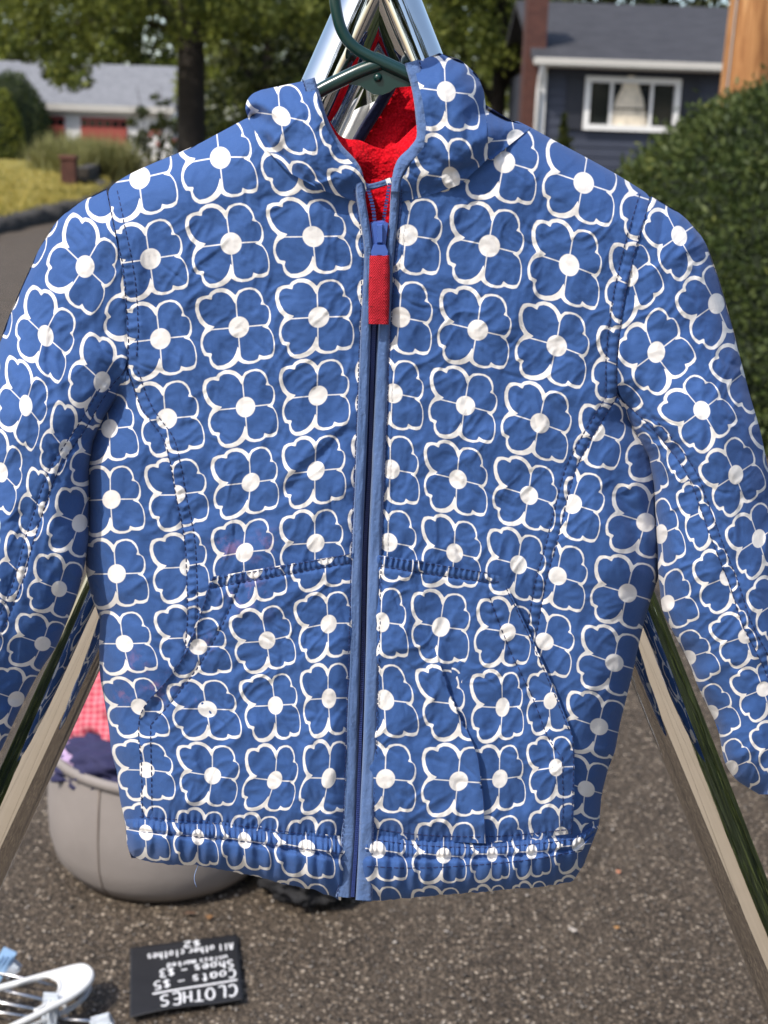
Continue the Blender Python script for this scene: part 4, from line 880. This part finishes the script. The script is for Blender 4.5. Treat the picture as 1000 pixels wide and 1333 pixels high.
# ------------------------------------------------------------------ houses
M_WHITE = plain('white_paint', (.72, .71, .68), .6, .05, 3)
M_TRIMW = plain('cream_gutter', (.46, .44, .40), .5, .05, 3)
M_GLASS = plain('window_glass', (.010, .013, .013), .08, .2, .6, Specular_IOR_Level=.5)
def shingle(name, c1, c2, sc):
    t = NT(name); b = t.new('ShaderNodeTexBrick'); t.l.new(t.obj(), b.inputs['Vector']); b.inputs['Scale'].default_value = sc; b.inputs['Color1'].default_value = (*c1, 1); b.inputs['Color2'].default_value = (*c2, 1); b.inputs['Mortar'].default_value = tuple(x * .6 for x in c1) + (1,); b.inputs['Mortar Size'].default_value = .01
    c = t.mix(t.range(t.noise(1.3, 5, .7, t.obj()), .3, .7, 0, .5), b.outputs[0], c2); return t.out(c, .92, 0, t.bump(b.outputs['Fac'], -.5, .02))
M_ROOF_R = shingle('charcoal_shingles', (.026, .026, .031), (.05, .05, .057), 2.2)
M_ROOF_L = shingle('grey_shingles', (.15, .155, .17), (.23, .235, .25), 2.0)
def slab(name, quad, th, mat, parent):
    q = [np.array(x, float) for x in quad]; n = np.cross(q[1] - q[0], q[3] - q[0]); n /= np.linalg.norm(n); V = q + [x - n * th for x in q]
    me = bpy.data.meshes.new(name); me.from_pydata([tuple(x) for x in V], [], [(0, 1, 2, 3), (7, 6, 5, 4), (0, 4, 5, 1), (1, 5, 6, 2), (2, 6, 7, 3), (3, 7, 4, 0)])
    return link(name, me, mat, parent, False)
# navy house (right)
YH = 26.0; xl = float(P(706, 150, YH)[0]); xr = xl + 11.0
H2 = empty('navy_house', (xl + 5.5, YH, 0), 'navy clapboard house with charcoal roof and white window behind the hedge', 'house')
EAV = float(P(800, 82, YH)[2]); RID = float(P(800, 5, YH + 4.2)[2])
M_NAVYS = plain('navy_siding', (.030, .036, .058), .6, .12, 2)
box('wall', ((xl + xr) / 2, YH + 4.06, EAV / 2), (xr - xl, 8.0, EAV), plain('house_sheathing', (.035, .04, .06), .7), H2)
bm = bmesh.new(); bd = .17
for vx in ((0, -.024, 0), (0, -.010, bd), (0, .02, bd), (0, .02, 0)): pass
sv = [bm.verts.new(q) for q in ((xl, -.026, 0), (xr, -.026, 0), (xr, -.008, bd * .99), (xl, -.008, bd * .99), (xl, .03, 0), (xr, .03, 0), (xr, .03, bd * .99), (xl, .03, bd * .99))]
for f in ((0, 1, 2, 3), (4, 7, 6, 5), (0, 4, 5, 1), (1, 5, 6, 2), (2, 6, 7, 3), (3, 7, 4, 0)): bm.faces.new([sv[q] for q in f])
sme = bpy.data.meshes.new('siding_board'); bm.to_mesh(sme); bm.free(); sme.materials.append(M_NAVYS)
k = 0; z = 0.3
while z < EAV - .1:
    o = bpy.data.objects.new('siding_board', sme); COL.objects.link(o); o.location = (0, YH + .03, z); o.parent = H2; o.matrix_parent_inverse = Matrix.Translation(H2.location).inverted(); z += bd
box('corner_board', (xl - .03, YH - .02, EAV / 2), (.13, .12, EAV), M_WHITE, H2)
slab('roof', [(xl - .25, YH - .45, EAV + .02), (xr, YH - .45, EAV + .02), (xr, YH + 4.2, RID), (xl - .25, YH + 4.2, RID)], .12, M_ROOF_R, H2)
slab('roof', [(xl - .25, YH + 4.2, RID), (xr, YH + 4.2, RID), (xr, YH + 8.8, EAV), (xl - .25, YH + 8.8, EAV)], .12, M_ROOF_R, H2)
box('gutter', ((xl + xr) / 2 - .12, YH - .50, EAV - .04), (xr - xl + .26, .11, .13), M_TRIMW, H2, bevel=.02)
box('soffit', ((xl + xr) / 2, YH - .22, EAV - .10), (xr - xl + .2, .46, .03), M_WHITE, H2)
tube('downpipe', [(xl - .08, YH - .48, EAV - .08), (xl - .10, YH - .30, EAV - .3), (xl - .10, YH - .14, EAV - .5), (xl - .12, YH - .14, .2)], .045, M_WHITE, H2, 10)
wx0, wx1 = float(P(760, 135, YH)[0]), float(P(884, 135, YH)[0]); wz0, wz1 = float(P(822, 171, YH)[2]), float(P(822, 101, YH)[2])
W = from_bm('window', (lambda bm: ([bm_box(bm, c, s) for c, s in (((wx0 + .05, YH - .05, (wz0 + wz1) / 2), (.10, .10, wz1 - wz0)), ((wx1 - .05, YH - .05, (wz0 + wz1) / 2), (.10, .10, wz1 - wz0)), (((wx0 + wx1) / 2, YH - .05, wz1 - .05), (wx1 - wx0 - .2, .098, .10)), (((wx0 + wx1) / 2, YH - .05, wz0 + .05), (wx1 - wx0 - .2, .098, .10)))], bm)[1])(bmesh.new()), M_WHITE, H2)
for f in (.28, .70): box('mullion', (wx0 + (wx1 - wx0) * f, YH - .05, (wz0 + wz1) / 2), (.05, .06, wz1 - wz0 - .2), M_WHITE, H2)
fr_ = [0.06, .28, .70, .94]
tgl = NT('clear_glass'); M_CLEAR = tgl.out((1, 1, 1), .02, 0, Transmission_Weight=1.0, IOR=1.1)
for q in range(3): box('pane', (wx0 + (wx1 - wx0) * (fr_[q] + fr_[q + 1]) / 2, YH - .022, (wz0 + wz1) / 2), ((wx1 - wx0) * (fr_[q + 1] - fr_[q]) - .06, .012, wz1 - wz0 - .2), M_CLEAR if q == 1 else M_GLASS, H2)
box('pane_rail', (wx0 + (wx1 - wx0) * .49, YH - .06, wz0 + (wz1 - wz0) * .42), ((wx1 - wx0) * .42 - .06, .03, .02), M_GLASS, H2)
box('room_shade_sheet', (wx0 + (wx1 - wx0) * .49, YH - .004, (wz0 + wz1) / 2), ((wx1 - wx0) * .86, .01, wz1 - wz0 - .15), plain('room_shade_black', (.008, .010, .010), .9), H2)  # flat sheet on the wall, the room's shade painted as near-black
M_SHUT = plain('black_shutter', (.012, .014, .022), .6, .1, 4)
for sx in (wx0 - .17, wx1 + .17):
    box('shutter', (sx, YH - .03, (wz0 + wz1) / 2), (.28, .05, wz1 - wz0), M_SHUT, H2)
cxh = float(P(692, 120, YH + .6)[0]); box('chimney', (cxh, YH + .6, 2.0), (.36, .7, 4.0 + .6), M_BRICK, H2)
# pale draped figure just behind the middle pane
fx, fz = (wx0 + (wx1 - wx0) * .475), wz0 + .10
DF = empty('draped_figure', (fx, YH - .015, fz), 'pale cream draped figure standing in the house window', 'ornament')
def drape():
    n, m = 40, 70; t = np.linspace(0, 1, n)[:, None]; a = np.linspace(0, 2 * math.pi, m, endpoint=False)[None]
    r = np.interp(t, [0, .05, .18, .26, .45, .8, 1], [.03, .10, .14, .15, .21, .28, .31]) * (1 + .13 * np.sin(a * 11 + 3 * t) * np.clip(t * 2, 0, 1) + .04 * np.sin(a * 23))
    x = fx + r * np.cos(a); y = YH - .040 + .022 * r / .36 * np.sin(a); z = fz + .84 * (1 - t) + 0 * a
    V = np.stack([x, y, z], -1).reshape(-1, 3); i = np.arange(n - 1)[:, None] * m + np.arange(m)[None]; j = np.arange(n - 1)[:, None] * m + (np.arange(m)[None] + 1) % m
    mesh_np('drapery', V, np.stack([i, i + m, j + m, j], -1).reshape(-1, 4), plain('cream_drape', (.66, .58, .45), .9, .2, 9), DF)
drape()
# white garage house (left, far)
YG = 78.0
def gx_(u, v=150): return float(P(u, v, YG)[0])
H1 = empty('garage_house', (gx_(120), YG, 0), 'white house with grey shingle roof and red garage doors', 'house')
EG = float(P(125, 139, YG)[2]); RG = float(P(120, 83, YG + 5)[2])
x0, x1 = gx_(-60), gx_(224)
box('wall', ((x0 + x1) / 2, YG + 5, EG / 2), (x1 - x0, 10, EG), M_WHITE, H1)
slab('roof', [(x0 - .3, YG - .5, EG), (x1 + .2, YG - .5, EG), (x1 + .2, YG + 5, RG), (x0 - .3, YG + 5, RG)], .15, M_ROOF_L, H1)
slab('roof', [(x0 - .3, YG + 5, RG), (x1 + .2, YG + 5, RG), (x1 + .2, YG + 10.5, EG), (x0 - .3, YG + 10.5, EG)], .15, M_ROOF_L, H1)
box('fascia', ((x0 + x1) / 2, YG - .55, EG - .08), (x1 - x0 + .5, .1, .34), M_TRIMW, H1)
M_RDOOR = plain('red_door_paint', (.30, .055, .040), .6, .1, 2); 
for (u0, u1) in ((106, 166), (22, 85)):
    a, b = gx_(u0, 180), gx_(u1, 180); D = box('garage_door', ((a + b) / 2, YG - .04, 1.05), (b - a, .10, 2.1), M_RDOOR, H1)
    for k in range(6): box('pane', (a + (b - a) * (k + .5) / 6, YG - .10, 1.78), ((b - a) / 6 * .72, .03, .30), M_GLASS, H1)
    for k in range(3): box('door_panel', ((a + b) / 2, YG - .10, .3 + .5 * k), ((b - a) * .96, .03, .42), M_RDOOR, H1)
slab('gable', [(gx_(-45), YG - 6, EG - .3), (gx_(18), YG - 6, EG + .5), (gx_(-3), YG - 6, RG + 1.6), (gx_(-45), YG - 6, RG + 1.0)], .3, plain('grey_gable', (.42, .43, .45), .7), H1)
slab('rake_board', [(gx_(18), YG - 6.1, EG + .3), (gx_(22), YG - 6.1, EG + .3), (gx_(1), YG - 6.1, RG + 1.8), (gx_(-3), YG - 6.1, RG + 1.8)], .2, M_WHITE, H1)
box('gable_wall', ((gx_(-45) + gx_(10)) / 2, YG - 3, EG / 2 - .1), (gx_(10) - gx_(-45), 5.8, EG - .3), M_WHITE, H1)
# utility pole
tp = NT('sunlit_pine_pole'); vv = tp.obj((9, 9, .55)); n = tp.noise(3.0, 6, .65, vv, .6)
M_POLE = tp.out(tp.ramp(n, [(.25, (.11, .040, .012)), (.42, (.26, .105, .030)), (.58, (.42, .20, .068)), (.75, (.52, .32, .15))]), .8, 0, tp.bump(n, .6, .01))
up = P(968, 140, 11.5); UPB = empty('utility_pole', (float(up[0]), 11.5, 0), 'round wooden utility pole with orange weathered grain behind the hedge', 'pole')
tube('shaft', [(up[0] - .02 + .02 * k, 11.5, k * 1.0 - .1) for k in range(9)], np.linspace(.225, .185, 9), M_POLE, UPB, 24)
tube('ground_wire', [(up[0] - .21 + .021 * k, 11.38, k * 1.0 - .1) for k in range(9)], .008, plain('wire_sleeve', (.3, .29, .27), .6), UPB, 6)
# small conifer by the house
sp_ = P(735, 150, 24.5); SC = empty('small_conifer', (float(sp_[0]), 24.5, 0), 'small dark conifer against the navy house wall', 'shrub')
c = np.array([(sp_[0] + RNG.normal(0, 1) * .22 * (1 - q), 24.5 + RNG.normal(0, 1) * .2 * (1 - q), q * 2.0) for q in RNG.random(1500) ** 1.3]); leaves('foliage', c, .12, GREEN_DARK, SC); tube('stem', [(sp_[0], 24.5, 0), (sp_[0], 24.5, 1.7)], .03, M_BARK, SC, 6)

# ------------------------------------------------------------------ grey bucket with clothes
BKc = G(200, 1183); R0 = .243
bc = np.array([G(196, 1185)[0] - .005, G(196, 1185)[1] + R0 * .93, 0.0])
BK = empty('fabric_bucket', tuple(bc), 'round taupe-grey fabric bucket full of clothes standing on the asphalt', 'bucket')
M_TAUPE = plain('taupe_fabric', (.25, .222, .205), .75, .10, 7, .3, 60, .002)
def lathe(name, prof_, c, mat, parent, seg=96, wob=0.0, sag=None):
    V = []; n = len(prof_)
    for r, z in prof_:
        for k in range(seg):
            a = 2 * math.pi * k / seg; rr = r * (1 + wob * math.sin(a * 3 + z * 9) + .5 * wob * math.sin(a * 7 + 1 + z * 20)); V.append((c[0] + rr * math.cos(a), c[1] + rr * math.sin(a), c[2] + z * (1 + (sag(a) if sag else 0))))
    Fc = [(i * seg + k, i * seg + (k + 1) % seg, (i + 1) * seg + (k + 1) % seg, (i + 1) * seg + k) for i in range(n - 1) for k in range(seg)]
    return mesh_np(name, V, Fc, mat, parent)
sagf = lambda a: .05 * math.cos(a - 2.6)
lathe('body', [(0.0226, .002), (0.1695, .002), (0.2090, .010), (0.2316, .04), (0.2418, .08), (0.2441, .14), (0.2407, .20), (0.2350, .262)], bc, M_TAUPE, BK, 120, .005, sagf)
lathe('rim', [(0.2350, .256), (0.2429, .260), (0.2441, .272), (0.2373, .279), (0.2294, .276), (0.2249, .262), (0.2226, .24), (0.2147, .10), (0.2034, .03), (0.0226, .03)], bc, M_TAUPE, BK, 120, .005, sagf)
for ang in (-1.98, -.1, 2.2):
    tube('seam', [(bc[0] + r * math.cos(ang), bc[1] + r * math.sin(ang), z * (1 + sagf(ang))) for r, z in ((0.2113, .012), (0.2328, .04), (0.2435, .08), (0.2458, .14), (0.2424, .20), (0.2367, .26))], .0022, plain('taupe_seam', (.2, .165, .14), .8), BK, 6)
def blob(name, label, c, r, mat, seed, cat='garment', amp=.35, fr=3.0, sub=5):
    bm = bmesh.new(); bmesh.ops.create_icosphere(bm, subdivisions=sub, radius=1)
    for q in bm.verts:
        d = q.co.normalized(); p = d * fr + Vector((seed, seed * 2, 0)); k = 1 + amp * (1 - 2 * abs(mnoise.noise(p))) * .6 + amp * .4 * mnoise.noise(p * 2.6) + .05 * mnoise.noise(p * 7)
        q.co = Vector((c[0] + d.x * r[0] * k, c[1] + d.y * r[1] * k, c[2] + d.z * r[2] * k))
    return tag(from_bm(name, bm, mat, None, True), label, cat)
def gingham():
    t = NT('pink_gingham'); ck = t.obj((1, 1, 1)); s = t.new('ShaderNodeSeparateXYZ'); t.l.new(ck, s.inputs[0])
    def band_(x): return t.math('GREATER_THAN', t.math('FRACT', t.math('MULTIPLY', x, 70.0)), .5)
    f = t.math('MULTIPLY', t.math('ADD', band_(s.outputs[0]), band_(t.math('ADD', s.outputs[2], t.math('MULTIPLY', s.outputs[1], .7)))), .5)
    return t.out(t.mix(f, (.66, .22, .25), (.50, .05, .09)), .85)
pk = P(128, 960, bc[1] + .04); blob('pink_garment', 'pink checked cloth bunched at the top of the grey bucket', (bc[0] - .06, bc[1] + .0, .325), (.13, .12, .15), gingham(), 3, amp=.28)
NV = cloth_mat('navy_cloth', (.022, .022, .075)); BLK = cloth_mat('black_cloth', (.012, .012, .014))
blob('navy_garment', 'navy blue garment folded inside the bucket in front of the pink cloth', (bc[0] - .03, bc[1] - .10, .258), (.15, .10, .065), NV, 9, amp=.4)
blob('black_garment', 'black garment stuffed in the bucket beside the navy one', (bc[0] + .09, bc[1] - .02, .255), (.10, .13, .085), BLK, 14, amp=.35)
blob('lilac_garment', 'small lilac cloth corner tucked at the bucket rim', (bc[0] - .16, bc[1] - .105, .262), (.05, .045, .035), cloth_mat('lilac_cloth', (.42, .30, .48)), 21, amp=.3, sub=4)
bb = G(395, 1184); blob('black_bag', 'slumped black cloth bag on the asphalt behind the jacket hem', (bb[0] + .01, bb[1] + .16, .05), (.12, .17, .07), BLK, 27, cat='bag', amp=.25)

# ------------------------------------------------------------------ hand-lettered black price card lying on the ground
c00, c10, c11, c01 = [G(*q) for q in ((169.5, 1237.5), (309, 1219.5), (317, 1308), (169, 1331))]     # far-left, far-right, near-right, near-left
def card(s, t): return c00 * (1 - s) * (1 - t) + c10 * s * (1 - t) + c11 * s * t + c01 * (1 - s) * t
def card_z(s, t): return .006 + .010 * max(0, t - .55) ** 1.3 * (1 + math.sin(s * 5.2)) + .006 * s * t
CARD = empty('price_card', tuple(card(.5, .5)), 'black card with white handwritten clothes prices lying upside down on asphalt', 'sign')
n, m = 40, 30; V = []; Fc = []
for lay in (0, 1):
    for i in range(m + 1):
        for j in range(n + 1):
            p = card(j / n, i / m); V.append((p[0], p[1], card_z(j / n, i / m) - .0016 * lay))
for lay in (0, 1):
    for i in range(m):
        for j in range(n):
            a = lay * (n + 1) * (m + 1) + i * (n + 1) + j; q = (a, a + n + 1, a + n + 2, a + 1); Fc.append(q if lay == 0 else q[::-1])
H_ = (n + 1) * (m + 1)
ring = [j for j in range(n + 1)] + [i * (n + 1) + n for i in range(1, m + 1)] + [m * (n + 1) + j for j in range(n - 1, -1, -1)] + [i * (n + 1) for i in range(m - 1, 0, -1)]
for a, b in zip(ring, ring[1:] + ring[:1]): Fc.append((a, b, b + H_, a + H_))
mesh_np('card', V, Fc, plain('black_card_stock', (.014, .014, .016), .6, .25, 12), CARD)
GL = {'C': [[(.9,.85),(.6,1),(.2,.8),(.05,.45),(.25,.08),(.6,0),(.9,.15)]], 'L': [[(.15,1),(.12,.02),(.8,0)]], 'O': [[(.5,1),(.12,.8),(.05,.4),(.3,.03),(.65,.03),(.92,.4),(.85,.8),(.5,1)]], 'T': [[(0,1),(1,.97)],[(.5,1),(.48,0)]], 'H': [[(.1,1),(.1,0)],[(.85,1),(.85,0)],[(.1,.5),(.85,.52)]],
      'E': [[(.85,1),(.12,1),(.1,0),(.88,0)],[(.1,.52),(.7,.54)]], 'S': [[(.85,.88),(.5,1),(.15,.82),(.25,.58),(.7,.45),(.85,.2),(.5,0),(.1,.1)]], 'A': [[(.02,0),(.45,1),(.95,0)],[(.2,.38),(.75,.38)]],
      'a': [[(.8,.55),(.45,.62),(.12,.4),(.2,.05),(.55,.02),(.8,.3)],[(.82,.6),(.85,.02)]], 'o': [[(.5,.6),(.15,.42),(.2,.08),(.55,0),(.88,.25),(.78,.52),(.5,.6)]], 't': [[(.45,.95),(.42,.1),(.7,.02)],[(.1,.62),(.8,.62)]], 's': [[(.8,.52),(.4,.6),(.22,.42),(.75,.22),(.5,0),(.15,.06)]], 'h': [[(.15,1),(.15,0)],[(.15,.4),(.5,.6),(.8,.4),(.8,0)]],
      'e': [[(.15,.32),(.85,.34),(.6,.6),(.2,.48),(.15,.15),(.5,0),(.85,.08)]], 'n': [[(.15,.6),(.15,0)],[(.15,.4),(.5,.6),(.8,.4),(.8,0)]], 'u': [[(.15,.6),(.2,.1),(.6,.02),(.8,.25)],[(.8,.6),(.82,0)]], 'l': [[(.4,1),(.42,0)]], 'm': [[(.05,.6),(.05,0)],[(.05,.4),(.28,.6),(.48,.35),(.48,0)],[(.48,.4),(.75,.6),(.95,.35),(.95,0)]], 'r': [[(.2,.6),(.2,0)],[(.2,.35),(.5,.6),(.8,.52)]], 'k': [[(.15,1),(.15,0)],[(.75,.6),(.18,.28),(.8,0)]], 'd': [[(.78,.55),(.4,.6),(.12,.35),(.25,.03),(.6,.03),(.8,.25)],[(.82,1),(.82,0)]], 'c': [[(.82,.5),(.45,.6),(.15,.35),(.35,.02),(.82,.08)]],
      '-': [[(.05,.4),(.95,.42)]], '$': [[(.85,.75),(.5,.86),(.15,.7),(.5,.45),(.85,.25),(.5,.08),(.12,.2)],[(.5,1),(.5,-.05)]], '5': [[(.85,1),(.2,.97),(.18,.58),(.6,.6),(.88,.3),(.5,0),(.1,.08)]], '3': [[(.1,.9),(.5,1),(.82,.78),(.4,.54),(.85,.3),(.5,0),(.08,.1)]], '2': [[(.1,.78),(.45,1),(.82,.75),(.1,.02),(.9,.04)]]}
M_CHALK = plain('white_chalk_marker', (.72, .72, .72), .8, .1, 30)
def card_text(bm, txt, X, Yb, h, adv, tilt, w=.010):            # reading frame: origin at reader's left, y up; the card lies upside down to the camera
    cx = X
    for ch in txt:
        if ch != ' ':
            for st in GL[ch]:
                pts = smooth_path(st, 6 * len(st)) if len(st) > 2 else np.linspace(st[0], st[1], 5); q = []
                for x, y in pts:
                    rx = cx + x * adv * .80; ry = Yb + y * h + (rx - X) * tilt; s, t = 1 - rx, ry; p = card(s, t); q.append(np.array([p[0], p[1], card_z(min(max(s, 0), 1), min(max(t, 0), 1)) + .0006]))
                q = np.array(q); tg_ = np.gradient(q, axis=0); tg_ /= np.linalg.norm(tg_, axis=1)[:, None] + 1e-9; nr = np.stack([-tg_[:, 1], tg_[:, 0], 0 * tg_[:, 0]], 1) * w * .16
                a = [bm.verts.new(tuple(x)) for x in q + nr]; mid = [bm.verts.new(tuple(x + (0, 0, .0004))) for x in q]; b = [bm.verts.new(tuple(x)) for x in q - nr]
                for k in range(len(q) - 1): bm.faces.new((a[k], mid[k], mid[k + 1], a[k + 1])); bm.faces.new((mid[k], b[k], b[k + 1], mid[k + 1]))
        cx += adv * (.55 if ch == ' ' else 1)
for txt, X, Yb, h, adv, tilt, w in (('CLOTHES', .05, .775, .165, .101, .01, .013), ('Coats - $5', .05, .55, .125, .083, .0, .011), ('Shoes - $3', .06, .405, .115, .076, -.02, .011), ('unless marked', .11, .318, .075, .045, .0, .0075), ('All other clothes', .05, .135, .105, .050, .0, .009), ('$2', .35, .02, .095, .09, .0, .011)):
    bm = bmesh.new(); card_text(bm, txt, X, Yb, h, adv, tilt, w); from_bm('lettering', bm, M_CHALK, CARD)
bm = bmesh.new(); q = [np.array([*card(1 - x, .715 + .02 * x)[:2], card_z(1 - x, .715) + .0008]) for x in np.linspace(.04, .80, 20)]
for k in range(19):
    w_ = np.array([0, .0026, 0]); bm.faces.new([bm.verts.new(tuple(z)) for z in (q[k] - w_, q[k + 1] - w_, q[k + 1] + w_, q[k] + w_)])
from_bm('underline', bm, M_CHALK, CARD)

# ------------------------------------------------------------------ pile of hangers, lower left
M_WPL = plain('white_plastic', (.74, .74, .72), .35, .04, 20); M_STEEL = plain('steel_wire', (.55, .55, .56), .25, .1, 40, metal=1.0); M_CLIP = plain('frosted_clip', (.55, .60, .66), .3, .1, 40)
WH = empty('white_hanger', tuple(G(40, 1300)), 'white plastic coat hanger on top of the hanger pile', 'hanger')
zt = .055
outl = [(-190,1345),(-90,1309),(0,1286),(64,1268.5),(96,1260),(110,1259),(118.5,1267),(115,1280),(96,1296),(64,1313),(32,1329),(-40,1362),(-120,1390)]
tube('frame', [G(x, y, zt - .0003 * max(0, 60 - x) * .3) for x, y in smooth_path(outl, 80)], .0058, M_WPL, WH, 12)
inn = [(20,1281),(48,1272.5),(62,1271),(74,1275),(78,1284),(74,1295),(64,1305),(45,1316)]
bm = bmesh.new(); pt = [(66,1269),(96,1261),(110,1260.5),(117,1267),(114,1279),(95,1295),(66,1311),(60,1309),(72,1298),(77,1286),(74,1276),(64,1271)]
vs = [bm.verts.new(tuple(G(x, y, zt + .002))) for x, y in pt]; vb = [bm.verts.new(tuple(G(x, y, zt + .002) - (0, 0, .004))) for x, y in pt]; bm.faces.new(vs); bm.faces.new(vb[::-1])
for k in range(len(pt)): bm.faces.new((vs[k], vb[k], vb[(k + 1) % len(pt)], vs[(k + 1) % len(pt)]))
bmesh.ops.triangulate(bm, faces=bm.faces[:]); bmesh.ops.recalc_face_normals(bm, faces=bm.faces[:]); from_bm('web', bm, M_WPL, WH)
tube('inner_rim', [G(x, y, zt + .001) for x, y in smooth_path(inn, 40)], .0030, M_WPL, WH, 8)
def clip(T, u, v, z, lean, mat, h=.045):
    c = G(u, v, z); bm = bmesh.new()
    for sgn in (-1, 1): bm_box(bm, (c[0], c[1] + sgn * .006, c[2] + .004), (.026, .004, h), Matrix.Rotation(sgn * .18, 3, 'X') @ Matrix.Rotation(lean, 3, 'Y'))
    for kx in (-.008, 0, .008): bm_box(bm, (c[0] + kx, c[1] - .009, c[2] + .004), (.003, .003, h * .8), Matrix.Rotation(lean, 3, 'Y'))
    bmesh.ops.bevel(bm, geom=bm.edges[:], offset=.001, segments=1, affect='EDGES'); from_bm('clip', bm, mat, T)
def rod(T, pts, z, r=.0028, mat=None): tube('bar', [G(x, y, z) for x, y in pts], r, mat or M_STEEL, T, 10)
C1 = empty('clip_hanger', tuple(G(30, 1290)), 'metal trouser hanger with a pale blue clip under the white hanger', 'hanger', 'clip hangers in the pile')
rod(C1, [(-120,1246),(10,1269),(80,1285)], .035); rod(C1, [(-120,1262),(0,1288),(66,1304)], .035, .0035); clip(C1, 4, 1256, .045, .5, plain('blue_clip', (.30, .48, .72), .35), .06); clip(C1, 14, 1262, .035, .9, M_CLIP, .03)
C2 = empty('clip_hanger', tuple(G(60, 1325)), 'metal clip hanger with ribbed steel clips at the bottom of the pile', 'hanger', 'clip hangers in the pile')
rod(C2, [(-120,1286),(0,1305),(56,1316)], .02, .004); rod(C2, [(-120,1305),(0,1318),(46,1325)], .02); rod(C2, [(60,1326),(100,1328),(140,1331)], .012, .004); clip(C2, 66, 1318, .03, .05, M_CLIP, .07); clip(C2, 133, 1334, .014, 1.2, M_CLIP, .035)
C3 = empty('clear_hanger', tuple(G(100, 1315)), 'clear plastic hanger end poking out beneath the white hanger', 'hanger')
tc = NT('clear_plastic'); M_CPL = tc.out((.8, .82, .84), .15, 0, Transmission_Weight=.6, IOR=1.45)
tube('frame', [G(x, y, .02) for x, y in smooth_path([(20,1345),(84,1317),(108,1300),(116,1287),(112,1282)], 30)], .0045, M_CPL, C3, 10); tube('brace', [G(x, y, .018) for x, y in ((82, 1304), (88, 1318))], .004, M_CPL, C3, 8)

# ------------------------------------------------------------------ unseen growth beside and behind the viewer, added for the chrome's reflections
for x, y, rx, rz, lab in ((2.6, 3.0, 1.25, 2.1, 'unseen green hedge dome at the right of the rack, added for reflections'), (2.55, .2, 1.25, 2.0, 'unseen green hedge dome farther along the drive edge, added for reflections'), (-2.9, .4, 1.15, 1.4, 'unseen green bush at the left of the drive, added for reflections')):
    T = empty('clipped_hedge', (x, y, 0), lab, 'hedge', 'unseen hedge domes added for reflections'); dome(np.array([x, y, 0.0]), rx, 2.0, rz, T, 5000, .12, GREEN_YEW, M_CORE, 0.0, .09)
for x, y, lab in ((-3.5, -9.0, 'unseen broad dark tree behind the viewer, added for reflections'), (3.0, -10.0, 'unseen tall dark tree behind the viewer to the right, added for reflections'), (9.0, -6.0, 'unseen dark tree beyond the hedge domes, added for reflections')):
    T = empty('unseen_tree', (x, y, 0), lab, 'tree', 'unseen trees added for reflections'); base = np.array([x, y, 0.0])
    tubes('trunk', [(smooth_path([base, base + (0, 0, 2), base + (.2, 0, 5)], 12), np.linspace(.3, .15, 12))], M_BARK, T, 12)
    def s(): d = RNG.normal(size=3); d /= np.linalg.norm(d); return base + (0, 0, 4.2) + d * (2.6, 2.4, 2.5) * RNG.random() ** .4
    c, t = clumps(90, 3500, s, .7); leaves('crown', c, .34, GREEN_DARK, T, t)

# unseen pale slabs under the viewer, added to give the chrome legs a tan reflection
ac = NT('added_tan_concrete'); va = ac.obj(); M_CONC = ac.out(ac.mix(ac.range(ac.noise(3, 5, .6, va), .3, .7, 0, 1), (.31, .255, .185), (.35, .29, .215)), .9, 0, ac.bump(ac.noise(60, 4, .6, va), .3, .004))
AP = empty('added_apron', (0, -2.6, 0)); AP['kind'] = 'structure'
for k in range(4):
    for q in range(3): box('slab', (-2.25 + 1.5 * k, .35 - .75 - 1.5 * q, .006), (1.485, 1.485, .02), M_CONC, AP, bevel=.004)

# ragged grass along the lawn's edge and across it
gc = []
cp = smooth_path(curb[:9], 400)
for k in range(5200):
    if k < 2600: x, y = cp[RNG.integers(0, 400)]; y -= abs(RNG.normal(0, 3)) + .5
    else: x, y = RNG.uniform(-40, 130), RNG.uniform(216, 290)
    lim_y = np.interp(x, [p[0] for p in curb[:8]], [p[1] for p in curb[:8]])
    if y > lim_y - 1 or (x > 100 and y < 236): continue
    p = G(x, y); gc.append((p[0], p[1], .14))
gc = np.array(gc)
tag(leaves('grass_tufts', gc, .20, leaf_mat('dry_grass_blades', [(0, (.12, .14, .03)), (.5, (.34, .28, .06)), (1, (.52, .40, .12))], .3), None, None, np.array([0, 0, 1.6]), .18), 'dry yellow grass tufts on the lawn and its edge', 'grass', kind='stuff')
# pale sealed joint across the road
a, b = G(-260, 380), G(420, 402); d = b - a; n = 60; V = []; Fc = []
for k in range(n + 1):
    p = a + d * k / n; w = .022 + .012 * float(perlin(np.array(k * .7), np.array(3.0), 5))
    V += [(p[0], p[1] - w, .004), (p[0], p[1] + w, .004)]
    if k: Fc.append((2 * k - 2, 2 * k, 2 * k + 1, 2 * k - 1))
tag(mesh_np('road_joint', V, Fc, plain('pale_joint', (.16, .13, .09), .9, .4, 5), None, False), kind='structure')

# row of trees going on to both sides beyond the road
src = [o for o in COL.objects if o.name.startswith('far_tree') and o.parent is None]
for k, x in enumerate((-62, -50, -40, -31, -24, 34, 42, 52, 64)):
    o = src[k % len(src)]; c = o.copy(); COL.objects.link(c); y = 58 + 9 * ((k * 7) % 3)
    c.location = (x, y, 0); c.rotation_euler = (0, 0, k * 1.3); c.scale = (1.25, 1.25, 1.15)
    c['label'] = 'green tree in the row going on past the houses along the road'; c['group'] = 'row of trees along the road'
    for ch in o.children:
        d = ch.copy(); COL.objects.link(d); d.parent = c
